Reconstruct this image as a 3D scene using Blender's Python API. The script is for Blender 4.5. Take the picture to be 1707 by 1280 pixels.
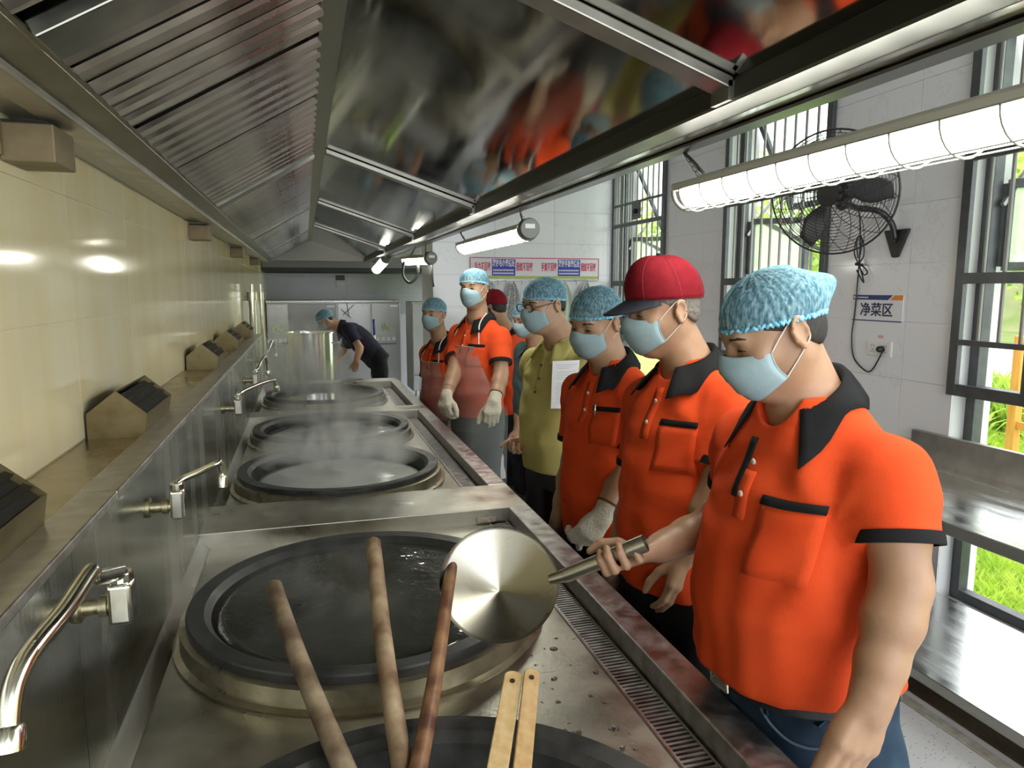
import bpy, math, random
import numpy as np
from mathutils import Vector, Matrix
from mathutils.bvhtree import BVHTree

for _o in list(bpy.data.objects):
    bpy.data.objects.remove(_o)
SC = bpy.context.scene
COL = SC.collection
random.seed(7)

# ------------------------------------------------------------------ camera, world, exposure
FPX, CX, CY, HCAM = 1183.0, 853.5, 640.0, 1.62
YAW, PIT = math.radians(16.186), math.radians(7.702)
cam = bpy.data.cameras.new('camera')
cam.sensor_fit = 'HORIZONTAL'
cam.sensor_width = 36.0
cam.lens = FPX / 1707.0 * 36.0
cam.clip_start = 0.05
cam_o = bpy.data.objects.new('camera', cam)
COL.objects.link(cam_o)
cam_o.location = (0, 0, HCAM)
cam_o.rotation_euler = (math.pi / 2 - PIT, 0, -YAW)
SC.camera = cam_o

world = bpy.data.worlds.new('world')
SC.world = world
world.use_nodes = True
wn = world.node_tree.nodes
wn['Background'].inputs[0].default_value = (0.90, 0.95, 1.0, 1)
wn['Background'].inputs[1].default_value = 2.25

vs = SC.view_settings
vs.view_transform = 'Standard'
vs.look = 'None'
vs.gamma = 1.0
vs.use_curve_mapping = False
vs.exposure = 1.02
LAMP = 11.0
SC.cycles.use_denoising = True
SC.cycles.use_adaptive_sampling = True
SC.cycles.adaptive_threshold = 0.03
SC.cycles.max_bounces = 8
SC.cycles.diffuse_bounces = 4
SC.cycles.glossy_bounces = 4
SC.cycles.transparent_max_bounces = 16
SC.cycles.sample_clamp_indirect = 6.0
SC.cycles.caustics_reflective = False
SC.cycles.caustics_refractive = False

# pixel helpers (photo frame 1707 x 1280) -> world points
_sy, _cy, _sp, _cp = math.sin(YAW), math.cos(YAW), math.sin(PIT), math.cos(PIT)
C0 = np.array([0, 0, HCAM])
FWD = np.array([_sy * _cp, _cy * _cp, -_sp])
UPV = np.array([_sy * _sp, _cy * _sp, _cp])
RGT = np.array([_cy, -_sy, 0.0])
def ray(x, y): return FWD + RGT * (x - CX) / FPX + UPV * (CY - y) / FPX
def at(x, y, d): return C0 + ray(x, y) * d
def onX(x, y, X): r = ray(x, y); return C0 + r * (X / r[0])
def onY(x, y, Y): r = ray(x, y); return C0 + r * (Y / r[1])
def onZ(x, y, Z): r = ray(x, y); return C0 + r * ((Z - HCAM) / r[2])
def nrm(v): v = np.asarray(v, float); return v / (np.linalg.norm(v) + 1e-12)

# ------------------------------------------------------------------ materials
MATS = {}
def mat(name, col=(0.5, 0.5, 0.5), rough=0.5, metal=0.0, col2=None, scale=8.0, detail=4.0, stretch=(1, 1, 1),
        bump=0.0, bscale=60.0, bstretch=None, rvar=0.0, trans=0.0, emit=None, estr=1.0, spec=0.5, alpha=1.0,
        sss=0.0, lo=0.35, hi=0.65, coat=0.0, sheen=0.0):
    """principled material with noise driven colour, gloss and relief"""
    if name in MATS: return MATS[name]
    m = bpy.data.materials.new(name)
    m.use_nodes = True
    nt = m.node_tree; N = nt.nodes; L = nt.links
    b = N['Principled BSDF']
    b.inputs['Base Color'].default_value = (*col, 1)
    b.inputs['Roughness'].default_value = rough
    b.inputs['Metallic'].default_value = metal
    b.inputs['Specular IOR Level'].default_value = spec
    b.inputs['Alpha'].default_value = alpha
    b.inputs['Coat Weight'].default_value = coat
    if sheen: b.inputs['Sheen Weight'].default_value = sheen
    if trans: b.inputs['Transmission Weight'].default_value = trans
    if sss:
        b.inputs['Subsurface Weight'].default_value = sss
        b.inputs['Subsurface Radius'].default_value = (0.012, 0.005, 0.003)
    if emit:
        b.inputs['Emission Color'].default_value = (*emit, 1)
        b.inputs['Emission Strength'].default_value = estr
    tc = N.new('ShaderNodeTexCoord')
    mp = N.new('ShaderNodeMapping'); mp.inputs['Scale'].default_value = stretch
    L.new(tc.outputs['Object'], mp.inputs['Vector'])
    if col2 is not None or rvar:
        nz = N.new('ShaderNodeTexNoise'); nz.inputs['Scale'].default_value = scale; nz.inputs['Detail'].default_value = detail
        L.new(mp.outputs[0], nz.inputs['Vector'])
        if col2 is not None:
            rp = N.new('ShaderNodeValToRGB')
            rp.color_ramp.elements[0].position = lo; rp.color_ramp.elements[1].position = hi
            rp.color_ramp.elements[0].color = (*col, 1); rp.color_ramp.elements[1].color = (*col2, 1)
            L.new(nz.outputs['Fac'], rp.inputs['Fac'])
            L.new(rp.outputs['Color'], b.inputs['Base Color'])
        if rvar:
            mr = N.new('ShaderNodeMapRange')
            mr.inputs['From Min'].default_value = 0.3; mr.inputs['From Max'].default_value = 0.7
            mr.inputs['To Min'].default_value = max(0.02, rough - rvar); mr.inputs['To Max'].default_value = rough + rvar
            L.new(nz.outputs['Fac'], mr.inputs['Value']); L.new(mr.outputs[0], b.inputs['Roughness'])
    if bump:
        mp2 = N.new('ShaderNodeMapping'); mp2.inputs['Scale'].default_value = bstretch or stretch
        L.new(tc.outputs['Object'], mp2.inputs['Vector'])
        n2 = N.new('ShaderNodeTexNoise'); n2.inputs['Scale'].default_value = bscale; n2.inputs['Detail'].default_value = 3.0
        L.new(mp2.outputs[0], n2.inputs['Vector'])
        bp = N.new('ShaderNodeBump'); bp.inputs['Strength'].default_value = bump; bp.inputs['Distance'].default_value = 0.01
        L.new(n2.outputs['Fac'], bp.inputs['Height']); L.new(bp.outputs['Normal'], b.inputs['Normal'])
    MATS[name] = m
    return m

def mix_shader_mat(name, build):
    if name in MATS: return MATS[name]
    m = bpy.data.materials.new(name); m.use_nodes = True
    nt = m.node_tree; nt.nodes.clear()
    out = nt.nodes.new('ShaderNodeOutputMaterial')
    s = build(nt)
    nt.links.new(s, out.inputs['Surface'])
    MATS[name] = m
    return m

def glass_mat(name, tint=(1, 1, 1), haze=0.0, gloss=0.12):
    def bld(nt):
        N, L = nt.nodes, nt.links
        t = N.new('ShaderNodeBsdfTransparent'); t.inputs[0].default_value = (*tint, 1)
        g = N.new('ShaderNodeBsdfGlossy'); g.inputs['Roughness'].default_value = 0.03
        f = N.new('ShaderNodeLayerWeight'); f.inputs['Blend'].default_value = 0.5
        pw = N.new('ShaderNodeMath'); pw.operation = 'POWER'; pw.inputs[1].default_value = 5.0; L.new(f.outputs['Facing'], pw.inputs[0])
        ma = N.new('ShaderNodeMath'); ma.operation = 'MULTIPLY_ADD'; ma.inputs[1].default_value = 0.55; ma.inputs[2].default_value = 0.04; L.new(pw.outputs[0], ma.inputs[0])
        mx = N.new('ShaderNodeMixShader'); L.new(ma.outputs[0], mx.inputs[0]); L.new(t.outputs[0], mx.inputs[1]); L.new(g.outputs[0], mx.inputs[2])
        if not haze: return mx.outputs[0]
        d = N.new('ShaderNodeBsdfTranslucent'); d.inputs[0].default_value = (*tint, 1)
        m2 = N.new('ShaderNodeMixShader'); m2.inputs[0].default_value = haze
        L.new(mx.outputs[0], m2.inputs[1]); L.new(d.outputs[0], m2.inputs[2])
        return m2.outputs[0]
    return mix_shader_mat(name, bld)

# ------------------------------------------------------------------ mesh builder
def frame_z(d):
    d = nrm(d)
    a = np.array([0, 0, 1.0]) if abs(d[2]) < 0.9 else np.array([1.0, 0, 0])
    u = nrm(np.cross(a, d)); v = np.cross(d, u)
    return u, v, d

class MB:
    def __init__(s): s.v = []; s.f = []
    def add(s, verts, faces):
        o = len(s.v)
        s.v.extend([tuple(map(float, p)) for p in verts]); s.f.extend([tuple(i + o for i in f) for f in faces])
        return s
    def box(s, lo, hi):
        x0, y0, z0 = lo; x1, y1, z1 = hi
        return s.add([(x0,y0,z0),(x1,y0,z0),(x1,y1,z0),(x0,y1,z0),(x0,y0,z1),(x1,y0,z1),(x1,y1,z1),(x0,y1,z1)],
                     [(0,3,2,1),(4,5,6,7),(0,1,5,4),(1,2,6,5),(2,3,7,6),(3,0,4,7)])
    def obox(s, c, ax, h):
        c = np.asarray(c, float); ax = [nrm(a) for a in ax]
        P = [c + ax[0]*h[0]*i + ax[1]*h[1]*j + ax[2]*h[2]*k for k in (-1,1) for (i,j) in ((-1,-1),(1,-1),(1,1),(-1,1))]
        return s.add(P, [(0,3,2,1),(4,5,6,7),(0,1,5,4),(1,2,6,5),(2,3,7,6),(3,0,4,7)])
    def bar(s, a, b, w, h=None, up=(0,0,1)):
        a = np.asarray(a, float); b = np.asarray(b, float); h = h or w
        d = nrm(b - a); u = np.cross(up, d)
        if np.linalg.norm(u) < 1e-4: u = np.array([1.0, 0, 0])
        u = nrm(u); v = np.cross(d, u)
        return s.obox((a + b) / 2, (u, v, d), (w / 2, h / 2, np.linalg.norm(b - a) / 2))
    def tube(s, path, r, n=10, closed=False, cap=True, squash=None):
        P = [np.asarray(p, float) for p in path]; m = len(P)
        R = [r] * m if np.isscalar(r) else list(r)
        T = []
        for i in range(m):
            a = P[(i - 1) % m] if (closed or i > 0) else P[i]
            b = P[(i + 1) % m] if (closed or i < m - 1) else P[i]
            T.append(nrm(b - a))
        u, v, _ = frame_z(T[0])
        vs_, fs = [], []
        for i in range(m):
            u = nrm(u - T[i] * (u @ T[i])); v = np.cross(T[i], u)
            for k in range(n):
                t = 2 * math.pi * k / n
                vs_.append(P[i] + (u * math.cos(t) + v * math.sin(t) * (squash or 1.0)) * R[i])
        for i in range(m if closed else m - 1):
            for k in range(n):
                a, b = i * n + k, i * n + (k + 1) % n
                c, d = ((i + 1) % m) * n + (k + 1) % n, ((i + 1) % m) * n + k
                fs.append((a, b, c, d))
        if cap and not closed:
            fs.append(tuple(range(n - 1, -1, -1))); fs.append(tuple((m - 1) * n + k for k in range(n)))
        return s.add(vs_, fs)
    def lathe(s, prof, c=(0,0,0), axis=(0,0,1), n=32, a0=0.0, a1=2*math.pi, capends=False):
        """prof: list of (radius, height)"""
        u, v, d = frame_z(axis); c = np.asarray(c, float)
        full = abs(a1 - a0 - 2 * math.pi) < 1e-6
        k = n if full else n + 1
        vs_ = []
        for r, h in prof:
            for i in range(k):
                t = a0 + (a1 - a0) * i / n
                vs_.append(c + d * h + (u * math.cos(t) + v * math.sin(t)) * r)
        fs = []
        for j in range(len(prof) - 1):
            for i in range(n):
                i2 = (i + 1) % k
                fs.append((j*k+i, j*k+i2, (j+1)*k+i2, (j+1)*k+i))
        if capends:
            fs.append(tuple(range(k - 1, -1, -1))); fs.append(tuple((len(prof)-1)*k + i for i in range(k)))
        return s.add(vs_, fs)
    def prism(s, poly, d):
        """poly: ordered 3D points, d: extrusion vector"""
        n = len(poly); d = np.asarray(d, float)
        P = [np.asarray(p, float) for p in poly]
        nm = sum((np.cross(P[i], P[(i + 1) % n]) for i in range(n)), np.zeros(3))
        if nm @ d > 0: P = P[::-1]
        vs_ = P + [p + d for p in P]
        fs = [tuple(range(n)), tuple(range(2*n - 1, n - 1, -1))]
        for i in range(n):
            j = (i + 1) % n
            fs.append((j, i, i + n, j + n))
        return s.add(vs_, fs)
    def grid(s, G, closed_u=False):
        """G[i][j] points"""
        a, b = len(G), len(G[0])
        vs_ = [p for row in G for p in row]
        fs = []
        for i in range(a if closed_u else a - 1):
            for j in range(b - 1):
                i2 = (i + 1) % a
                fs.append((i*b+j, i2*b+j, i2*b+j+1, i*b+j+1))
        return s.add(vs_, fs)
    def sphere(s, c, r, n=14, m=8, scale=(1,1,1), R=None):
        c = np.asarray(c, float); R = np.eye(3) if R is None else np.asarray(R)
        vs_ = []; 
        for j in range(m + 1):
            ph = math.pi * j / m
            for i in range(n):
                t = 2 * math.pi * i / n
                q = np.array([math.sin(ph)*math.cos(t)*scale[0], math.sin(ph)*math.sin(t)*scale[1], math.cos(ph)*scale[2]]) * r
                vs_.append(c + R @ q)
        fs = [(j*n+i, (j+1)*n+i, (j+1)*n+(i+1)%n, j*n+(i+1)%n) for j in range(m) for i in range(n)]
        return s.add(vs_, fs)
    def build(s, name, m, parent=None, loc=None, smooth=False, bevel=0.0, solid=0.0, seg=2):
        me = bpy.data.meshes.new(name)
        org = np.zeros(3)
        if parent is not None: org = np.array(parent['_w'])
        elif loc is not None: org = np.asarray(loc, float)
        V = np.asarray(s.v, float) - org
        me.from_pydata(V.tolist(), [], s.f)
        me.update()
        return link(name, me, m, parent, org, smooth, bevel, solid, seg)

def link(name, me, m, parent=None, org=(0,0,0), smooth=False, bevel=0.0, solid=0.0, seg=2):
    o = bpy.data.objects.new(name, me); COL.objects.link(o)
    if m is not None: me.materials.append(m)
    o['_w'] = [float(x) for x in org]
    if parent is not None: o.parent = parent
    else: o.location = [float(x) for x in org]
    if smooth:
        me.polygons.foreach_set('use_smooth', np.ones(len(me.polygons), bool))
        if smooth != 'all':
            me.set_sharp_from_angle(angle=math.radians(smooth if smooth > 1 else 40))
    if solid:
        md = o.modifiers.new('thick', 'SOLIDIFY'); md.thickness = solid; md.offset = 0
    if bevel:
        md = o.modifiers.new('bevel', 'BEVEL'); md.width = bevel; md.segments = seg; md.limit_method = 'ANGLE'; md.angle_limit = math.radians(35)
    return o

def tag(o, label=None, cat=None, group=None, kind=None):
    if label: o['label'] = label
    if cat: o['category'] = cat
    if group: o['group'] = group
    if kind: o['kind'] = kind
    return o

def thing(name, label, cat, loc=(0,0,0), group=None):
    o = bpy.data.objects.new(name, None); COL.objects.link(o)
    o.location = [float(x) for x in loc]; o['_w'] = [float(x) for x in loc]
    o.empty_display_size = 0.1
    return tag(o, label, cat, group)

def share(src, name, parent, off):
    """a copy of a piece, moved by off (mesh data shared)"""
    c = src.copy(); c.name = name; COL.objects.link(c); c.parent = parent
    c.location = [float(a) for a in off]
    return c

def text_mesh(name, body, size, m, c, ux, uz, parent, depth=0.001, bold=0.0, align='CENTER', sx=1.0):
    """flat lettering: c centre, ux reading direction, uz up"""
    cu = bpy.data.curves.new(name, 'FONT'); cu.body = body; cu.size = size
    cu.align_x = align; cu.align_y = 'CENTER'; cu.extrude = depth; cu.offset = bold
    cu.resolution_u = 3
    o = bpy.data.objects.new(name, cu); COL.objects.link(o)
    dg = bpy.context.evaluated_depsgraph_get()
    me = bpy.data.meshes.new_from_object(o.evaluated_get(dg))
    bpy.data.objects.remove(o)
    me.materials.clear()
    ux = nrm(ux); uz = nrm(uz); un = np.cross(ux, uz)
    n = len(me.vertices); co = np.empty(n * 3); me.vertices.foreach_get('co', co); co = co.reshape(-1, 3)
    W = np.asarray(c) + co[:, :1] * ux * sx + co[:, 1:2] * uz + co[:, 2:3] * un
    me.vertices.foreach_set('co', (W - np.array(parent['_w'])).ravel())
    me.update()
    return link(name, me, m, parent, parent['_w'])

# shared materials
STEEL = mat('brushed_steel', (0.40, 0.39, 0.36), 0.30, 1.0, col2=(0.52, 0.51, 0.48), scale=5, stretch=(1, 0.15, 1), rvar=0.08, bump=0.03, bscale=160, bstretch=(1, 0.05, 1))
STEEL_TOP = mat('worn_stove_steel', (0.36, 0.345, 0.29), 0.36, 1.0, col2=(0.57, 0.55, 0.48), scale=7, detail=8, rvar=0.12, bump=0.05, bscale=90)  # mottling is wear; the slight yellow cast stands in for warm olive reflections
STEEL_RAIL = mat('scuffed_rail_steel', (0.42, 0.40, 0.39), 0.38, 1.0, col2=(0.60, 0.58, 0.58), scale=30, detail=8, rvar=0.1, bump=0.06, bscale=220)
STEEL_SPLASH = mat('splash_steel', (0.40, 0.40, 0.36), 0.26, 1.0, col2=(0.60, 0.60, 0.56), scale=4, stretch=(1, 1.5, 0.12), rvar=0.08, bump=0.03, bscale=140, bstretch=(1, 1, 0.03))
STEEL_LEDGE = mat('greasy_ledge_steel', (0.34, 0.29, 0.20), 0.30, 1.0, col2=(0.52, 0.46, 0.34), scale=6, detail=8, rvar=0.1)
HOODP = mat('hood_panel_steel', (0.24, 0.23, 0.20), 0.085, 1.0, col2=(0.32, 0.305, 0.265), scale=3, rvar=0.03, bump=0.012, bscale=6)
HOODF = mat('hood_frame_steel', (0.28, 0.275, 0.24), 0.36, 1.0, col2=(0.40, 0.39, 0.35), scale=9, rvar=0.08)
BAFFLE = mat('baffle_steel', (0.40, 0.38, 0.355), 0.35, 1.0, col2=(0.54, 0.52, 0.50), scale=12, rvar=0.1)
CHROME = mat('chrome', (0.78, 0.76, 0.70), 0.14, 1.0, col2=(0.6, 0.58, 0.5), scale=30, rvar=0.06)
BRASS = mat('tarnished_brass', (0.20, 0.17, 0.09), 0.4, 0.9, col2=(0.5, 0.45, 0.3), scale=60)
IRON = mat('black_iron', (0.035, 0.035, 0.034), 0.42, 0.35, col2=(0.075, 0.073, 0.07), scale=20, rvar=0.1, bump=0.06, bscale=60)
BLACK = mat('matt_black', (0.012, 0.012, 0.013), 0.5)
BLACKP = mat('black_plastic', (0.02, 0.02, 0.022), 0.35)
WHITEP = mat('white_plastic', (0.82, 0.82, 0.82), 0.35)
FRAMEM = mat('grey_aluminium', (0.085, 0.09, 0.095), 0.4, 0.4, col2=(0.11, 0.115, 0.12), scale=20)
# ================================================================== room shell
TILE_W = mat('white_marble_tile', (0.80, 0.80, 0.82), 0.12, col2=(0.72, 0.72, 0.75), scale=3.0, detail=8, lo=0.5, hi=0.8)
TILE_C = mat('cream_glazed_tile', (0.90, 0.75, 0.44), 0.09, col2=(0.94, 0.83, 0.56), scale=2.2, detail=6, stretch=(1, 3, 0.4))
TILE_G = mat('grey_glazed_tile', (0.36, 0.37, 0.385), 0.2, col2=(0.42, 0.43, 0.44), scale=2.5)  # grey glaze, set darker to carry the weaker light far from the windows
GROUT = mat('grout', (0.80, 0.74, 0.58), 0.8)
GROUT_G = mat('grey_grout', (0.50, 0.50, 0.52), 0.8)
PAINT = mat('white_paint', (0.80, 0.80, 0.80), 0.6)
CEIL = mat('ceiling_white', (0.72, 0.72, 0.71), 0.7)
TERRAZZO = mat('terrazzo', (0.66, 0.66, 0.68), 0.28, col2=(0.60, 0.60, 0.62), scale=4)
def _speckle(m):
    nt = m.node_tree; N, L = nt.nodes, nt.links
    b = N['Principled BSDF']
    v = N.new('ShaderNodeTexVoronoi'); v.inputs['Scale'].default_value = 55
    tc = N.new('ShaderNodeTexCoord'); L.new(tc.outputs['Object'], v.inputs['Vector'])
    r = N.new('ShaderNodeValToRGB'); r.color_ramp.elements[0].position = 0.10; r.color_ramp.elements[1].position = 0.20
    r.color_ramp.elements[0].color = (0.22, 0.21, 0.20, 1); r.color_ramp.elements[1].color = (0.68, 0.67, 0.69, 1)
    L.new(v.outputs['Distance'], r.inputs['Fac']); L.new(r.outputs[0], b.inputs['Base Color'])
_speckle(TERRAZZO)
def _veins(m):
    nt = m.node_tree; N, L = nt.nodes, nt.links
    b = N['Principled BSDF']
    tc = N.new('ShaderNodeTexCoord')
    g = N.new('ShaderNodeNewGeometry')
    n1 = N.new('ShaderNodeTexNoise'); n1.inputs['Scale'].default_value = 1.6; n1.inputs['Detail'].default_value = 9; n1.inputs['Roughness'].default_value = 0.62
    L.new(g.outputs['Position'], n1.inputs['Vector'])
    r = N.new('ShaderNodeValToRGB'); e = r.color_ramp.elements
    e[0].position = 0.494; e[0].color = (0.86, 0.86, 0.90, 1); e[1].position = 0.506; e[1].color = (0.86, 0.86, 0.90, 1)
    k = e.new(0.5); k.color = (0.77, 0.77, 0.79, 1)
    L.new(n1.outputs['Fac'], r.inputs['Fac']); L.new(r.outputs[0], b.inputs['Base Color'])
_veins(TILE_W)

YB, YE = -2.6, 11.7
floor = tag(MB().box((-0.8, YB, -0.12), (2.30, YE, -0.004)).box((2.30, YB, -0.12), (3.24, YE, -0.05)).build('floor', GROUT_G), kind='structure')
def tiles(parent, m, u0s, v0s, mk, gap=0.0022, name='tile'):
    for (u0, u1) in u0s:
        for (v0, v1) in v0s:
            b = MB(); mk(b, u0 + gap/2, u1 - gap/2, v0 + gap/2, v1 - gap/2); b.build(name, m, parent)
def spans(a, b, joints):
    j = [a] + [x for x in joints if a + 0.03 < x < b - 0.03] + [b]
    return list(zip(j[:-1], j[1:]))
tiles(floor, TERRAZZO, [(0.60, 1.41), (1.41, 2.21)], spans(-0.4, 6.64, [-0.4 + 0.805*k for k in range(12)]),
      lambda b, u0, u1, v0, v1: b.box((u0, v0, -0.006), (u1, v1, 0.0)), gap=0.004)
tiles(floor, TERRAZZO, [(-0.55, 0.3), (0.3, 1.15)], spans(6.64, 11.6, [6.64 + 0.805*k for k in range(12)]),
      lambda b, u0, u1, v0, v1: b.box((u0, v0, -0.006), (u1, v1, 0.0)), gap=0.004)
tag(MB().box((2.212, YB, -0.05), (2.262, 6.64, 0.004)).build('trim_1', mat('kerb_stone', (0.45, 0.43, 0.38), 0.5, col2=(0.3, 0.28, 0.24), scale=25), bevel=0.004), kind='structure')
tag(MB().box((2.264, YB, -0.05), (2.99, 6.64, -0.045)).build('trim_2', mat('stained_drain_tile', (0.36, 0.31, 0.22), 0.3, col2=(0.16, 0.12, 0.07), scale=4, detail=8), bevel=0.0), kind='structure')

# left wall, cream tile
wl = tag(MB().box((-0.80, YB, -0.1), (-0.556, YE, 3.05)).build('wall_left', GROUT), kind='structure')
tiles(wl, TILE_C, spans(0.2, 11.6, [0.2 + 0.6*k for k in range(30)]), [(0.94, 1.24), (1.24, 1.541), (1.541, 1.841), (1.841, 2.141)],
      lambda b, u0, u1, v0, v1: b.box((-0.556, u0, v0), (-0.55, u1, v1)), gap=0.003)
# far wall, grey tile
wf = tag(MB().box((-0.8, 11.606, -0.1), (3.24, 11.8, 3.05)).build('wall_far', GROUT_G), kind='structure')
tiles(wf, TILE_G, spans(-0.55, 2.3, [-0.55 + 0.6*k for k in range(1, 8)]), [(1.2, 1.5), (1.5, 1.8), (1.8, 2.1)],
      lambda b, u0, u1, v0, v1: b.box((u0, 11.60, v0), (u1, 11.606, v1)), gap=0.004)
# facing white wall on the right
ZJ = [0.246 + 0.3*k for k in range(10)]
wb = tag(MB().box((1.166, 6.656, -0.1), (3.24, 7.3, 3.05)).build('wall_back', GROUT_G), kind='structure')
tiles(wb, TILE_W, spans(1.16, 2.995, [1.76, 2.36]), spans(0.0, 2.98, ZJ),
      lambda b, u0, u1, v0, v1: b.box((u0, 6.65, v0), (u1, 6.656, v1)))
tiles(wb, TILE_W, [(6.656, 7.30)], spans(0.0, 2.98, ZJ),
      lambda b, u0, u1, v0, v1: b.box((1.16, u0, v0), (1.166, u1, v1)))
tag(MB().box((-0.8, YB, 3.0), (3.24, YE, 3.1)).build('ceiling', CEIL), kind='structure')

# right wall with window openings
WIN = [(5.59, 6.64), (3.59, 4.66), (1.60, 2.67)]
WZ0, WZ1 = 0.076, 2.92
b = MB()
b.box((3.0, 0.6, -0.1), (3.24, 6.66, WZ0)); b.box((3.0, 0.6, WZ1), (3.24, 6.66, 3.02))
for y0, y1 in [(0.6, 1.60), (2.67, 3.59), (4.66, 5.59)]:
    b.box((3.0, y0, WZ0), (3.24, y1, WZ1))
wr = tag(b.build('wall_right', PAINT), kind='structure')
for y0, y1, j in [(0.6, 1.60, [1.0]), (2.67, 3.59, [2.98]), (4.66, 5.59, [4.98])]:
    tiles(wr, TILE_W, spans(y0, y1, j), spans(0.0, 2.98, ZJ), lambda b, u0, u1, v0, v1: b.box((2.994, u0, v0), (3.0, u1, v1)))

# ------------------------------------------------------------------ windows
PANE = glass_mat('window_glass')
FROST = glass_mat('hazy_glass', (0.93, 0.97, 0.92), haze=0.35)
BARM = mat('window_bar_steel', (0.30, 0.30, 0.28), 0.35, 0.6)
for wi, (y0, y1) in enumerate(WIN):
    w = tag(thing('window_%d' % (wi + 1), None, None, (3.1, (y0 + y1)/2, WZ0)), kind='structure')
    e = 0.001
    # outer fixed frame
    f = MB()
    for a, c in ((y0 + e, y0 + 0.05), (y1 - 0.05, y1 - e)): f.box((3.08, a, WZ0 + e), (3.14, c, WZ1 - e))
    f.box((3.08, y0 + 0.05, WZ0 + e), (3.14, y1 - 0.05, WZ0 + 0.05)); f.box((3.08, y0 + 0.05, WZ1 - 0.05), (3.14, y1 - 0.05, WZ1 - e))
    f.box((3.08, y0 + 0.05, 1.10), (3.14, y1 - 0.05, 1.15))
    f.build('frame', FRAMEM, w, bevel=0.003)
    MB().box((3.108, y0 + 0.05, WZ0 + 0.05), (3.114, y1 - 0.05, 1.10)).build('pane', PANE, w)
    MB().box((3.108, y0 + 0.05, 1.15), (3.114, y1 - 0.05, 2.12)).build('pane', PANE, w)
    # inner guard frame
    g = MB()
    for a, c in ((y0 - 0.012, y0 + 0.035), (y1 - 0.035, y1 + 0.012)): g.box((2.965, a, 1.11), (2.992, c, WZ1))
    g.build('guard_stile', FRAMEM, w, bevel=0.002)
    for z0, z1 in ((1.11, 1.165), (1.352, 1.378), (1.64, 1.69), (2.20, 2.235), (2.40, 2.42)):
        MB().box((2.966, y0 + 0.035, z0), (2.991, y1 - 0.035, z1)).build('guard_rail', FRAMEM, w, bevel=0.002)
    for yy in (y0 + 0.37, y1 - 0.37):
        MB().box((2.968, yy - 0.014, 1.165), (2.989, yy + 0.014, 1.352)).build('mullion', FRAMEM, w, bevel=0.002)
    n = 10
    for k in range(1, n):
        yy = y0 + 0.02 + (y1 - y0 - 0.04) * k / n
        MB().tube([(2.979, yy, 1.37), (2.979, yy, WZ1 - 0.02)], 0.0085, 8).build('guard_bar', BARM, w, smooth=True)
    # top hung sash pushed outwards
    zt, zb, xo = 2.88, 2.20, 0.34
    P = lambda y, t: np.array([3.15 + xo*t, y, zt + (zb - zt)*t])
    s = MB()
    for yy in (y0 + 0.08, y1 - 0.08): s.bar(P(yy, 0), P(yy, 1), 0.045, 0.04, up=(0, 1, 0))
    for t in (0.02, 0.98): s.bar(P(y0 + 0.1, t), P(y1 - 0.1, t), 0.045, 0.04)
    so = s.build('sash', FRAMEM, w, bevel=0.002)
    MB().prism([P(y0 + 0.1, 0.04), P(y1 - 0.1, 0.04), P(y1 - 0.1, 0.96), P(y0 + 0.1, 0.96)], (0.005, 0, 0.002)).build('pane', FROST, so)
    for yy in (y0 + 0.07, y1 - 0.07):
        MB().bar(P(yy, 0.75), (3.12, yy, 2.0), 0.018).build('stay', BARM, w)
    # casement under it, swung out
    for (yh, sg) in ((y1 - 0.06, -1),):
        Q = lambda t, z: np.array([3.16 + 0.30*t, yh + sg*0.22*t, z])
        s = MB(); s.bar(Q(0, 1.72), Q(0, 2.1), 0.04); s.bar(Q(1, 1.72), Q(1, 2.1), 0.04)
        for z in (1.72, 2.1): s.bar(Q(0, z), Q(1, z), 0.04)
        so = s.build('casement', FRAMEM, w, bevel=0.002)
        MB().prism([Q(0.05, 1.74), Q(0.95, 1.74), Q(0.95, 2.08), Q(0.05, 2.08)], (0.004, 0.004, 0)).build('pane', FROST, so)
        MB().bar(Q(0.2, 2.1), Q(3.0, 1.55) , 0.03).build('stay', BARM, w)
    if wi == 0:
        l = MB().box((2.955, y0 + 0.42, 2.25), (2.967, y0 + 0.60, 2.40)).build('latch_plate', FRAMEM, w, bevel=0.003)
        MB().sphere((2.945, y0 + 0.51, 2.32), 0.022).build('knob', BLACKP, l, smooth=True)

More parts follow.
